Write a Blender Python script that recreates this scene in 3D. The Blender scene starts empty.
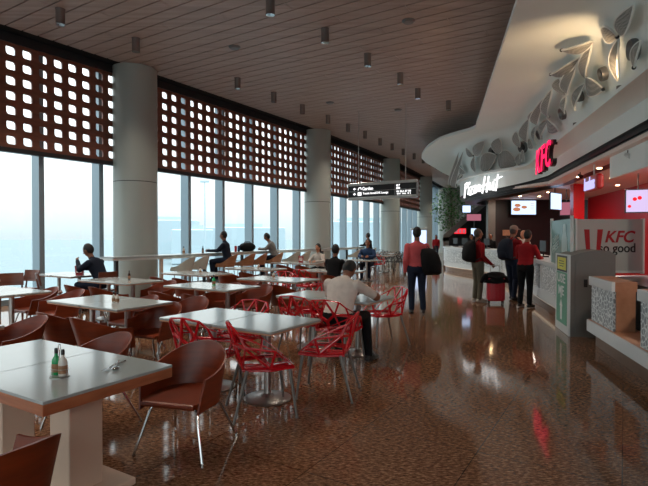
import bpy, bmesh, math, random
import numpy as np
from mathutils import Vector, Matrix
random.seed(7)
C = bpy.context.scene.collection
EYE = 1.57
F = 490.0
PI = math.pi
def R(d): return math.radians(d)

# ------------------------------------------------------------------ materials
def lin(c):
    return tuple(((x/255.0)/12.92 if x/255.0 <= .04045 else ((x/255.0+.055)/1.055)**2.4) for x in c)

def mat(name, rgb, rough=.5, metal=0.0, var=.12, scale=8.0, bump=0.0, spec=.5, emit=None, estr=0.0, coat=0.0):
    m = bpy.data.materials.new(name); m.use_nodes = True
    nt = m.node_tree; b = nt.nodes['Principled BSDF']
    b.inputs['Roughness'].default_value = rough
    b.inputs['Metallic'].default_value = metal
    b.inputs['Specular IOR Level'].default_value = spec
    if coat: b.inputs['Coat Weight'].default_value = coat; b.inputs['Coat Roughness'].default_value = .08
    col = lin(rgb)
    tc = nt.nodes.new('ShaderNodeTexCoord')
    nz = nt.nodes.new('ShaderNodeTexNoise'); nz.inputs['Scale'].default_value = scale; nz.inputs['Detail'].default_value = 3
    nt.links.new(tc.outputs['Object'], nz.inputs['Vector'])
    mx = nt.nodes.new('ShaderNodeMix'); mx.data_type = 'RGBA'
    mx.inputs['A'].default_value = (*[x*(1-var) for x in col], 1)
    mx.inputs['B'].default_value = (*[min(1, x*(1+var)) for x in col], 1)
    nt.links.new(nz.outputs['Fac'], mx.inputs['Factor'])
    nt.links.new(mx.outputs['Result'], b.inputs['Base Color'])
    if bump:
        bp = nt.nodes.new('ShaderNodeBump'); bp.inputs['Strength'].default_value = bump; bp.inputs['Distance'].default_value = .01
        nt.links.new(nz.outputs['Fac'], bp.inputs['Height']); nt.links.new(bp.outputs['Normal'], b.inputs['Normal'])
    if emit:
        b.inputs['Emission Color'].default_value = (*lin(emit), 1)
        b.inputs['Emission Strength'].default_value = estr
    return m

def wood(name, dark, light, rough=.35, scale=(3, 40, 40), coat=0.0):
    m = bpy.data.materials.new(name); m.use_nodes = True
    nt = m.node_tree; b = nt.nodes['Principled BSDF']; b.inputs['Roughness'].default_value = rough
    if coat: b.inputs['Coat Weight'].default_value = coat; b.inputs['Coat Roughness'].default_value = .12
    tc = nt.nodes.new('ShaderNodeTexCoord'); mp = nt.nodes.new('ShaderNodeMapping'); mp.inputs['Scale'].default_value = scale
    nz = nt.nodes.new('ShaderNodeTexNoise'); nz.inputs['Scale'].default_value = 1.0; nz.inputs['Detail'].default_value = 4
    cr = nt.nodes.new('ShaderNodeValToRGB')
    cr.color_ramp.elements[0].position = .3; cr.color_ramp.elements[1].position = .7
    cr.color_ramp.elements[0].color = (*lin(dark), 1); cr.color_ramp.elements[1].color = (*lin(light), 1)
    nt.links.new(tc.outputs['Object'], mp.inputs['Vector']); nt.links.new(mp.outputs['Vector'], nz.inputs['Vector'])
    nt.links.new(nz.outputs['Fac'], cr.inputs['Fac']); nt.links.new(cr.outputs['Color'], b.inputs['Base Color'])
    return m

def floor_mat():
    m = bpy.data.materials.new('polished_granite'); m.use_nodes = True
    nt = m.node_tree; b = nt.nodes['Principled BSDF']
    tc = nt.nodes.new('ShaderNodeTexCoord')
    mp = nt.nodes.new('ShaderNodeMapping'); mp.inputs['Rotation'].default_value = (0, 0, R(-25)); mp.inputs['Scale'].default_value = (1, 2.2, 1)
    nt.links.new(tc.outputs['Object'], mp.inputs['Vector'])
    n1 = nt.nodes.new('ShaderNodeTexNoise'); n1.inputs['Scale'].default_value = 26; n1.inputs['Detail'].default_value = 5; n1.inputs['Roughness'].default_value = .7
    nt.links.new(mp.outputs['Vector'], n1.inputs['Vector'])
    cr = nt.nodes.new('ShaderNodeValToRGB')
    e = cr.color_ramp.elements
    e[0].position = .33; e[0].color = (*lin((66, 40, 25)), 1)
    e[1].position = .68; e[1].color = (*lin((184, 144, 112)), 1)
    x = e.new(.5); x.color = (*lin((122, 86, 62)), 1)
    nt.links.new(n1.outputs['Fac'], cr.inputs['Fac'])
    n2 = nt.nodes.new('ShaderNodeTexNoise'); n2.inputs['Scale'].default_value = .9; n2.inputs['Detail'].default_value = 2
    nt.links.new(tc.outputs['Object'], n2.inputs['Vector'])
    mx = nt.nodes.new('ShaderNodeMix'); mx.data_type = 'RGBA'; mx.blend_type = 'MULTIPLY'; mx.inputs['Factor'].default_value = .35
    nt.links.new(cr.outputs['Color'], mx.inputs['A'])
    cr2 = nt.nodes.new('ShaderNodeValToRGB'); cr2.color_ramp.elements[0].position = .35; cr2.color_ramp.elements[1].position = .65
    cr2.color_ramp.elements[0].color = (.55, .5, .48, 1)
    nt.links.new(n2.outputs['Fac'], cr2.inputs['Fac']); nt.links.new(cr2.outputs['Color'], mx.inputs['B'])
    # thin tile joints
    mp2 = nt.nodes.new('ShaderNodeMapping'); mp2.inputs['Rotation'].default_value = (0, 0, R(31.5))
    nt.links.new(tc.outputs['Object'], mp2.inputs['Vector'])
    br = nt.nodes.new('ShaderNodeTexBrick'); br.offset = 0.0
    br.inputs['Scale'].default_value = 1.0; br.inputs['Brick Width'].default_value = .9; br.inputs['Row Height'].default_value = .9
    br.inputs['Mortar Size'].default_value = .0035; br.inputs['Color1'].default_value = (1, 1, 1, 1); br.inputs['Color2'].default_value = (.93, .93, .93, 1); br.inputs['Mortar'].default_value = (.35, .32, .3, 1)
    nt.links.new(mp2.outputs['Vector'], br.inputs['Vector'])
    mx2 = nt.nodes.new('ShaderNodeMix'); mx2.data_type = 'RGBA'; mx2.blend_type = 'MULTIPLY'; mx2.inputs['Factor'].default_value = 1
    nt.links.new(mx.outputs['Result'], mx2.inputs['A']); nt.links.new(br.outputs['Color'], mx2.inputs['B'])
    nt.links.new(mx2.outputs['Result'], b.inputs['Base Color'])
    b.inputs['Roughness'].default_value = .07
    b.inputs['Specular IOR Level'].default_value = .5
    return m

def glass_mat(name, tint=(1, 1, 1), refl=.06, keep=.97):
    m = bpy.data.materials.new(name); m.use_nodes = True
    nt = m.node_tree; nt.nodes.clear()
    o = nt.nodes.new('ShaderNodeOutputMaterial'); t = nt.nodes.new('ShaderNodeBsdfTransparent'); g = nt.nodes.new('ShaderNodeBsdfGlossy')
    t.inputs['Color'].default_value = (*[x*keep for x in tint], 1); g.inputs['Roughness'].default_value = .02
    mx = nt.nodes.new('ShaderNodeMixShader'); lw = nt.nodes.new('ShaderNodeLayerWeight'); lw.inputs['Blend'].default_value = .5
    pw = nt.nodes.new('ShaderNodeMath'); pw.operation = 'POWER'; pw.inputs[1].default_value = 5
    mr = nt.nodes.new('ShaderNodeMath'); mr.operation = 'MULTIPLY_ADD'; mr.inputs[1].default_value = .6; mr.inputs[2].default_value = refl
    nt.links.new(lw.outputs['Facing'], pw.inputs[0]); nt.links.new(pw.outputs[0], mr.inputs[0]); nt.links.new(mr.outputs[0], mx.inputs['Fac']); nt.links.new(t.outputs[0], mx.inputs[1]); nt.links.new(g.outputs[0], mx.inputs[2])
    nt.links.new(mx.outputs[0], o.inputs['Surface'])
    return m

def mesh_mat(name, a, bcol, scale=45):
    """perforated plate look: a light sheet with a regular grid of darker holes"""
    m = bpy.data.materials.new(name); m.use_nodes = True
    nt = m.node_tree; b = nt.nodes['Principled BSDF']; b.inputs['Roughness'].default_value = .55
    tc = nt.nodes.new('ShaderNodeTexCoord'); ck = nt.nodes.new('ShaderNodeTexVoronoi')
    ck.inputs['Scale'].default_value = scale; ck.inputs['Randomness'].default_value = .15
    nt.links.new(tc.outputs['Object'], ck.inputs['Vector'])
    cr = nt.nodes.new('ShaderNodeValToRGB'); cr.color_ramp.elements[0].position = .36; cr.color_ramp.elements[1].position = .5
    cr.color_ramp.elements[0].color = (*lin(a), 1); cr.color_ramp.elements[1].color = (*lin(bcol), 1)
    nt.links.new(ck.outputs['Distance'], cr.inputs['Fac']); nt.links.new(cr.outputs['Color'], b.inputs['Base Color'])
    return m

def filigree_mat(name):
    m = bpy.data.materials.new(name); m.use_nodes = True
    nt = m.node_tree; b = nt.nodes['Principled BSDF']; b.inputs['Roughness'].default_value = .45
    tc = nt.nodes.new('ShaderNodeTexCoord'); ck = nt.nodes.new('ShaderNodeTexVoronoi'); ck.feature = 'DISTANCE_TO_EDGE'
    ck.inputs['Scale'].default_value = 16
    nt.links.new(tc.outputs['Object'], ck.inputs['Vector'])
    cr = nt.nodes.new('ShaderNodeValToRGB'); cr.color_ramp.elements[0].position = .06; cr.color_ramp.elements[1].position = .14
    cr.color_ramp.elements[0].color = (*lin((232, 238, 238)), 1); cr.color_ramp.elements[1].color = (*lin((150, 160, 165)), 1)
    nt.links.new(ck.outputs['Distance'], cr.inputs['Fac']); nt.links.new(cr.outputs['Color'], b.inputs['Base Color'])
    return m

def emis(name, rgb, s):
    m = bpy.data.materials.new(name); m.use_nodes = True
    nt = m.node_tree; nt.nodes.clear()
    o = nt.nodes.new('ShaderNodeOutputMaterial'); e = nt.nodes.new('ShaderNodeEmission')
    e.inputs['Color'].default_value = (*lin(rgb), 1); e.inputs['Strength'].default_value = s
    nt.links.new(e.outputs[0], o.inputs['Surface'])
    return m

M = {}
M['floor'] = floor_mat()
M['plank'] = wood('ceiling_plank_veneer', (152, 133, 124), (176, 157, 147), .45, (.6, 9, 9))
M['void'] = mat('ceiling_void_black', (20, 18, 18), .9)
M['wall'] = mat('painted_plaster', (150, 150, 145), .7)
M['dark_wall'] = mat('charcoal_panelling', (26, 26, 28), .35, scale=3)
M['column'] = mat('grey_column_cladding', (156, 163, 158), .38, var=.05, scale=1.5)
M['seam'] = mat('column_joint', (60, 60, 58), .7)
M['screen'] = wood('red_brown_screen_board', (112, 66, 52), (136, 84, 66), .45, (2, 2, 12))
M['steel_dark'] = mat('dark_anodised_frame', (52, 52, 54), .4, .4)
M['mullion'] = mat('blue_grey_aluminium', (128, 146, 156), .4, .3, var=.04)
M['glass'] = glass_mat('clear_glazing', (.95, 1.0, 1.0))
M['white'] = mat('white_lacquer', (205, 212, 210), .35, var=.04, scale=2)
M['canopy'] = mat('canopy_white_paint', (240, 248, 246), .5, var=.03, scale=1)
M['counter_white'] = mat('white_solid_surface', (222, 228, 228), .25, var=.03, scale=2)
M['filigree'] = filigree_mat('white_filigree_panel')
M['rim'] = mat('leaf_rim_white', (225, 226, 222), .4, var=.03)
M['perf'] = mesh_mat('perforated_grey_sheet', (112, 112, 110), (158, 157, 152), 34)
M['cone'] = mat('grey_spun_metal', (120, 120, 120), .4, .5)
M['black'] = mat('matt_black', (16, 16, 17), .45)
M['band'] = mat('black_fascia_band', (24, 20, 20), .35)
M['shop_ceiling'] = mat('shop_soffit', (232, 218, 210), .6, var=.05)
M['red_wall'] = mat('red_gloss_wall', (190, 14, 26), .35, var=.06, scale=2)
M['tabletop'] = mat('pale_laminate', (158, 166, 166), .14, var=.05, scale=3)
M['table_edge'] = mat('tan_edge_band', (178, 132, 104), .4)
M['wood_edge'] = wood('brown_table_edge', (140, 78, 48), (172, 104, 68), .4, (4, 4, 30))
M['leg_block'] = mat('beige_laminate_pedestal', (205, 180, 160), .4, var=.04)
M['steel'] = mat('brushed_steel', (176, 172, 168), .28, .95, var=.06, scale=30)
M['leg_grey'] = mat('grey_painted_leg', (112, 108, 104), .35, .5)
M['chrome'] = mat('chrome_tube', (180, 180, 180), .15, 1.0)
M['ply'] = wood('reddish_brown_moulded_ply', (92, 32, 9), (134, 52, 16), .38, (2, 2, 14))
M['tan_ply'] = wood('tan_moulded_ply', (150, 104, 74), (182, 132, 98), .4, (2, 2, 14))
M['cream'] = mat('cream_moulded_shell', (196, 200, 190), .4, var=.05)
M['red_plastic'] = mat('glossy_red_plastic', (190, 12, 28), .22, var=.05, coat=.3)
M['black_plastic'] = mat('black_plastic', (30, 30, 32), .3, var=.05)
M['walnut'] = wood('dark_walnut', (84, 44, 30), (112, 64, 46), .35, (3, 3, 20))
M['lamp_body'] = mat('bronze_lamp_can', (112, 98, 92), .4, .2)
M['lamp_lens'] = emis('lamp_lens_glow', (255, 240, 220), .6)
M['green_glass'] = mat('green_sauce', (20, 150, 84), .15, var=.1)
M['brown_sauce'] = mat('brown_sauce', (60, 28, 18), .15)
M['pepper'] = mat('pale_shaker_glass', (206, 200, 190), .12)
M['label_tan'] = mat('paper_bottle_label', (150, 110, 80), .6)
M['cap'] = mat('black_bottle_cap', (18, 16, 16), .3)
M['skin'] = mat('skin_brown', (120, 76, 54), .55, var=.08, scale=20)
M['tan_skin'] = mat('skin_tan', (172, 118, 90), .55, var=.08, scale=20)  # lighter complexion of some figures
M['hair'] = mat('black_hair', (9, 8, 8), .65, var=.4, scale=60, bump=.6)
M['hair_grey'] = mat('greying_hair', (66, 56, 52), .6, var=.4, scale=60, bump=.6)
M['skin_lip'] = mat('lip_brown', (110, 58, 48), .5)
M['eye'] = mat('dark_eye', (10, 8, 8), .2)
def cloth(n, c, **k): return mat(n, c, .85, var=.18, scale=14, bump=.35, spec=.2, **k)
M['white_shirt'] = cloth('off_white_cotton', (206, 194, 184))
M['pink_shirt'] = cloth('coral_red_shirt', (196, 88, 92))
M['red_jacket'] = cloth('red_jacket_cloth', (128, 17, 24))
M['maroon_jacket'] = cloth('maroon_jacket_cloth', (124, 20, 28))
M['navy'] = cloth('navy_cloth', (22, 30, 44))
M['blue_shirt'] = cloth('dark_blue_shirt', (34, 54, 84))
M['black_cloth'] = cloth('black_cloth', (16, 16, 18))
M['jeans'] = cloth('dark_indigo_denim', (28, 36, 54))
M['khaki'] = cloth('grey_khaki_trousers', (92, 88, 76))
M['grey_top'] = cloth('grey_woven_top', (110, 110, 108))
M['print_top'] = cloth('pale_printed_blouse', (176, 168, 160))
M['shoe'] = mat('black_leather', (20, 18, 18), .35)
M['shoe_pale'] = mat('pale_trainer', (170, 160, 146), .5)
M['cap_cloth'] = cloth('grey_beige_cap', (134, 120, 108))
M['red_case'] = mat('red_hard_shell', (176, 10, 34), .3, var=.06)
M['kiosk_grey'] = mat('brushed_grey_bin', (112, 108, 103), .38, .25, var=.08, scale=5)
M['kiosk_end'] = mat('pale_grey_panel', (208, 214, 212), .4, var=.03)
M['green_sign'] = mat('sea_green_vinyl', (92, 160, 130), .4)
M['yellow_sign'] = mat('yellow_notice', (224, 218, 90), .5)
M['sign_white'] = mat('white_vinyl', (232, 236, 234), .4)
M['sign_red'] = mat('red_vinyl', (160, 22, 34), .4)
M['sign_black'] = mat('black_vinyl', (24, 24, 26), .4)
M['aqua'] = mat('aqua_frosted_panel', (146, 182, 176), .15, var=.08, scale=2)
M['aqua_print'] = mat('pale_aqua_print', (190, 214, 208), .3)
M['board'] = mat('pale_grey_board', (176, 182, 178), .25, var=.05, scale=2)
M['kick'] = mat('bronze_kick_plate', (140, 112, 92), .3, .6)
M['niche'] = wood('light_brown_counter_end', (160, 112, 84), (184, 134, 104), .4, (6, 6, 6))
M['neon_red'] = emis('red_sign_letters', (255, 34, 84), .8)
M['neon_white'] = emis('white_sign_letters', (255, 255, 255), .7)
M['neon_lav'] = emis('lavender_sign_letters', (200, 194, 255), .5)
M['tv'] = emis('screen_blue_white', (190, 214, 250), .75)
M['tv_pink'] = emis('screen_pink', (200, 120, 140), .3)
M['tv_lav'] = emis('screen_lavender', (196, 176, 214), .6)
M['tv_red'] = emis('screen_red', (230, 30, 40), .7)
M['tv_food'] = emis('screen_food_brown', (170, 110, 80), .6)
M['spot'] = emis('downlight_warm', (255, 214, 160), 14)
M['led'] = emis('led_strip', (255, 232, 206), .22)
M['leaf'] = mat('dark_green_leaf', (58, 118, 56), .5, var=.35, scale=5)
M['bark'] = mat('grey_bark', (110, 108, 96), .8)
M['apron'] = mat('haze_tinted_concrete', (88, 104, 109), .9, var=.03, scale=.02)  # airfield haze is mixed into this bluish base colour
M['haze_block'] = mat('haze_tinted_facade', (150, 168, 176), .9, var=.03, scale=.05)  # distance haze painted as the buildings' and masts' own colour
M['paper'] = mat('paper_white', (232, 230, 224), .7)
M['frame_alu'] = mat('silver_sign_frame', (176, 178, 176), .3, .6)

# ------------------------------------------------------------------ mesh helper
class MB:
    def __init__(s): s.v = []; s.f = []; s.m = []
    def add(s, vs, fs, mi=0):
        o = len(s.v); s.v += [tuple(v) for v in vs]
        for f in fs: s.f.append(tuple(i+o for i in f)); s.m.append(mi)
    def box(s, c, d, rz=0, mi=0, M4=None):
        x, y, z = [k/2 for k in d]
        vs = [Vector((sx*x, sy*y, sz*z)) for sz in (-1, 1) for sy in (-1, 1) for sx in (-1, 1)]
        r = Matrix.Rotation(rz, 3, 'Z'); vs = [r@v+Vector(c) for v in vs]
        if M4: vs = [M4@v for v in vs]
        s.add(vs, [(0, 2, 3, 1), (4, 5, 7, 6), (0, 1, 5, 4), (2, 6, 7, 3), (0, 4, 6, 2), (1, 3, 7, 5)], mi)
    def rbox(s, c, d, r=.02, rz=0, mi=0, n=3):
        """box with rounded vertical corners and a chamfered top and bottom"""
        x, y, z = d[0]/2, d[1]/2, d[2]/2
        ring = []
        for (cx, cy, a0) in ((x-r, y-r, 0), (-x+r, y-r, 90), (-x+r, -y+r, 180), (x-r, -y+r, 270)):
            for k in range(n+1):
                a = R(a0+90*k/n); ring.append((cx, cy, math.cos(a), math.sin(a)))
        q = min(r*.6, z*.5); lay = [(-z, r-q), (-z+q, r), (z-q, r), (z, r-q)]
        rot = Matrix.Rotation(rz, 3, 'Z'); vs = []
        for (h, rr) in lay:
            for (cx, cy, ca, sa) in ring: vs.append(rot@Vector((cx+rr*ca, cy+rr*sa, h))+Vector(c))
        N = len(ring); fs = []
        for l in range(3):
            for k in range(N): fs.append((l*N+k, l*N+(k+1) % N, (l+1)*N+(k+1) % N, (l+1)*N+k))
        fs.append(tuple(range(N-1, -1, -1))); fs.append(tuple(range(3*N, 4*N)))
        s.add(vs, fs, mi)
    def tube(s, pts, r, n=8, mi=0, cap=True, closed=False):
        pts = [Vector(p) for p in pts]; N = len(pts)
        rs = r if isinstance(r, (list, tuple)) else [r]*N
        t0 = (pts[1]-pts[0]).normalized()
        up = Vector((0, 0, 1)) if abs(t0.z) < .9 else Vector((1, 0, 0))
        x = t0.cross(up).normalized(); vs = []
        for i, p in enumerate(pts):
            if closed: t = (pts[(i+1) % N]-pts[i-1]).normalized()
            elif i == 0: t = t0
            elif i == N-1: t = (pts[-1]-pts[-2]).normalized()
            else: t = ((pts[i+1]-p).normalized()+(p-pts[i-1]).normalized()).normalized()
            x = (x-t*x.dot(t)).normalized(); y = t.cross(x)
            for k in range(n):
                a = 2*PI*k/n; vs.append(p+rs[i]*(x*math.cos(a)+y*math.sin(a)))
        fs = []
        for i in range(N if closed else N-1):
            j = (i+1) % N
            for k in range(n): fs.append((i*n+k, i*n+(k+1) % n, j*n+(k+1) % n, j*n+k))
        if cap and not closed:
            fs.append(tuple(range(n-1, -1, -1))); fs.append(tuple((N-1)*n+k for k in range(n)))
        s.add(vs, fs, mi)
    def lathe(s, prof, c=(0, 0, 0), n=20, mi=0, M4=None):
        vs = []; fs = []
        for (r, z) in prof:
            for k in range(n):
                a = 2*PI*k/n; v = Vector((r*math.cos(a), r*math.sin(a), z))
                if M4: v = M4@v
                vs.append(v+Vector(c))
        for i in range(len(prof)-1):
            for k in range(n): fs.append((i*n+k, i*n+(k+1) % n, (i+1)*n+(k+1) % n, (i+1)*n+k))
        if prof[0][0] > 1e-4: fs.append(tuple(range(n-1, -1, -1)))
        if prof[-1][0] > 1e-4: fs.append(tuple((len(prof)-1)*n+k for k in range(n)))
        s.add(vs, fs, mi)
    def prism(s, poly, z0, z1, mi=0, M4=None):
        n = len(poly); vs = [Vector((p[0], p[1], z)) for z in (z0, z1) for p in poly]
        if M4: vs = [M4@v for v in vs]
        a = sum(poly[i][0]*poly[(i+1) % n][1]-poly[(i+1) % n][0]*poly[i][1] for i in range(n))
        fs = [tuple(range(n-1, -1, -1)), tuple(range(n, 2*n))]+[(i, (i+1) % n, n+(i+1) % n, n+i) for i in range(n)]
        if a < 0: fs = [tuple(reversed(f)) for f in fs]
        s.add(vs, fs, mi)
    def ell(s, c, r, nu=14, nv=10, mi=0, rot=None):
        vs = []; fs = []
        for i in range(nv+1):
            th = PI*i/nv
            for k in range(nu):
                a = 2*PI*k/nu; v = Vector((r[0]*math.sin(th)*math.cos(a), r[1]*math.sin(th)*math.sin(a), -r[2]*math.cos(th)))
                if rot: v = rot@v
                vs.append(v+Vector(c))
        for i in range(nv):
            for k in range(nu): fs.append((i*nu+k, i*nu+(k+1) % nu, (i+1)*nu+(k+1) % nu, (i+1)*nu+k))
        s.add(vs, fs, mi)
    def bowed(s, rings, mi=0):
        """closed loft through rings of equal length"""
        n = len(rings[0]); vs = [p for r in rings for p in r]; fs = []
        for i in range(len(rings)-1):
            for k in range(n): fs.append((i*n+k, i*n+(k+1) % n, (i+1)*n+(k+1) % n, (i+1)*n+k))
        fs.append(tuple(range(n-1, -1, -1))); fs.append(tuple((len(rings)-1)*n+k for k in range(n)))
        s.add(vs, fs, mi)
    def build(s, name, mats, parent=None, smooth=False, weld=False):
        me = bpy.data.meshes.new(name)
        me.from_pydata(s.v, [], s.f)
        if not isinstance(mats, (list, tuple)): mats = [mats]
        for m in mats: me.materials.append(M[m] if isinstance(m, str) else m)
        me.polygons.foreach_set('material_index', s.m)
        bm = bmesh.new(); bm.from_mesh(me)
        if weld: bmesh.ops.remove_doubles(bm, verts=bm.verts, dist=1e-5)
        bmesh.ops.recalc_face_normals(bm, faces=bm.faces)
        bm.to_mesh(me); bm.free()
        if smooth:
            me.polygons.foreach_set('use_smooth', [True]*len(me.polygons))
            me.set_sharp_from_angle(angle=R(38))
        o = bpy.data.objects.new(name, me); C.objects.link(o)
        if parent is not None: o.parent = parent
        return o

def tag(o, label=None, cat=None, group=None, kind=None):
    if label: o['label'] = label
    if cat: o['category'] = cat
    if group: o['group'] = group
    if kind: o['kind'] = kind
    return o
def thing(name, label, cat, loc=(0, 0, 0), rz=0, group=None):
    o = bpy.data.objects.new(name, None); C.objects.link(o); o.empty_display_size = .1
    o.location = loc; o.rotation_euler = (0, 0, rz)
    return tag(o, label, cat, group)
def struct(o): o['kind'] = 'structure'; return o
KIDS = {}
def kids(o): return [c for c in bpy.data.objects if c.parent == o]
def dup(proto, loc, rz, label, group=None, cat=None):
    def cp(o, par):
        c = o.copy(); C.objects.link(c)
        if par is not None: c.parent = par
        if o.name not in KIDS: KIDS[o.name] = kids(o)
        for ch in KIDS[o.name]: cp(ch, c)
        return c
    r = cp(proto, None)
    r.location = loc; r.rotation_euler = (0, 0, rz); r['label'] = label
    if group: r['group'] = group
    if cat: r['category'] = cat
    return r
class Placer:
    """first placement moves the prototype, the next ones copy it"""
    def __init__(s, proto): s.p = proto; s.n = 0
    def __call__(s, loc, az, label, group=None, cat=None):
        rz = -R(az); s.n += 1
        if s.n == 1:
            if s.p.name not in KIDS: KIDS[s.p.name] = kids(s.p)
            s.p.location = loc; s.p.rotation_euler = (0, 0, rz); s.p['label'] = label
            if group: s.p['group'] = group
            if cat: s.p['category'] = cat
            return s.p
        return dup(s.p, loc, rz, label, group, cat)

def text_mesh(name, body, size, origin, xdir, up, mats, parent=None, depth=.01, shear=0.0, offset=0.0, width=None, height=None):
    cu = bpy.data.curves.new(name, 'FONT'); cu.body = body; cu.size = size; cu.extrude = depth/2
    cu.align_x = 'CENTER'; cu.align_y = 'CENTER'; cu.shear = shear; cu.offset = offset; cu.resolution_u = 3
    t = bpy.data.objects.new(name, cu); C.objects.link(t)
    bpy.context.view_layer.update()
    me = bpy.data.meshes.new_from_object(t.evaluated_get(bpy.context.evaluated_depsgraph_get()))
    bpy.data.objects.remove(t); bpy.data.curves.remove(cu)
    xs = [v.co.x for v in me.vertices]; ys = [v.co.y for v in me.vertices]
    cx, cy = (max(xs)+min(xs))/2, (max(ys)+min(ys))/2
    kx = width/(max(xs)-min(xs)) if width else 1; ky = height/(max(ys)-min(ys)) if height else (kx if width else 1)
    X = Vector(xdir).normalized(); Y = Vector(up).normalized(); Z = X.cross(Y)
    for v in me.vertices:
        v.co = Vector(origin)+X*(v.co.x-cx)*kx+Y*(v.co.y-cy)*ky+Z*v.co.z
    me.materials.clear(); me.materials.append(M[mats])
    o = bpy.data.objects.new(name, me); C.objects.link(o)
    if parent is not None: o.parent = parent
    return o

UAX = Vector((.53, .848, 0)); VAX = Vector((.848, -.53, 0)); TAB_RZ = math.atan2(-.53, .848)
SHOP = .236; SVEC = Vector((.2297, .9733, 0)); SOUT = Vector((-.9733, .2297, 0)); S_RZ = -math.atan(SHOP)
def SP(a, y, z=0): return Vector((a+SHOP*y, y, z))

# ------------------------------------------------------------------ camera
cam = bpy.data.cameras.new('camera'); camo = bpy.data.objects.new('camera', cam); C.objects.link(camo)
cam.sensor_fit = 'HORIZONTAL'; cam.sensor_width = 36; cam.lens = F/648*36; cam.clip_end = 2000; cam.clip_start = .05
camo.location = (0, 0, EYE); camo.rotation_euler = (R(90)-math.atan(7/F), 0, 0)
bpy.context.scene.camera = camo

# ------------------------------------------------------------------ facade layout
COLS = [Vector((-15.45, -1.45, 0)), Vector((-10.06, 5.70, 0)), Vector((-5.03, 13.1, 0)), Vector((-.275, 20.76, 0)), Vector((3.84, 28.5, 0)), Vector((7.59, 37.0, 0)), Vector((11.1, 45.4, 0))]
CEIL = EYE+4.45; SCR_T = EYE+4.30; SCR_B = EYE+1.85
YMAX = 47.0
# floor: one slab
poly = [(p.x-.75, p.y+.5) for p in COLS]+[(15, 50), (24, 46), (24, -7.5), (-15.8, -7.5)]
mb = MB(); mb.prism(poly, -.25, 0); fl = struct(mb.build('floor', 'floor'))
# ceiling: dark void board with separate veneer planks beneath it
mb = MB(); mb.prism(poly, CEIL+.05, CEIL+.25, 1)
def facade_v(u):
    for a, b in zip(COLS[:-1], COLS[1:]):
        ua, ub = a.dot(UAX), b.dot(UAX)
        if ua <= u <= ub: return (a.dot(VAX)*(ub-u)+b.dot(VAX)*(u-ua))/(ub-ua)
    return None
PITCH = .33
u = COLS[0].dot(UAX)+.3; row = 0
umax = COLS[-1].dot(UAX)
while u < umax:
    v0 = facade_v(u)+.16; off = (row*1.37) % 3.6
    v = v0; first = True
    while v < v0+26:
        ln = off+.4 if first else 3.6
        first = False
        a, b = v, v+ln-.012
        c = UAX*u+VAX*((a+b)/2)
        if -6.5 < c.y < 49 and c.x < 18 and c.y*.0+c.x < 5+.3*max(0, c.y)+2.5:
            mb.box((c.x, c.y, CEIL+.0), (b-a, PITCH-.03, .05), TAB_RZ)
        v += ln
    u += PITCH; row += 1
struct(mb.build('ceiling', ['plank', 'void']))

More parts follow.
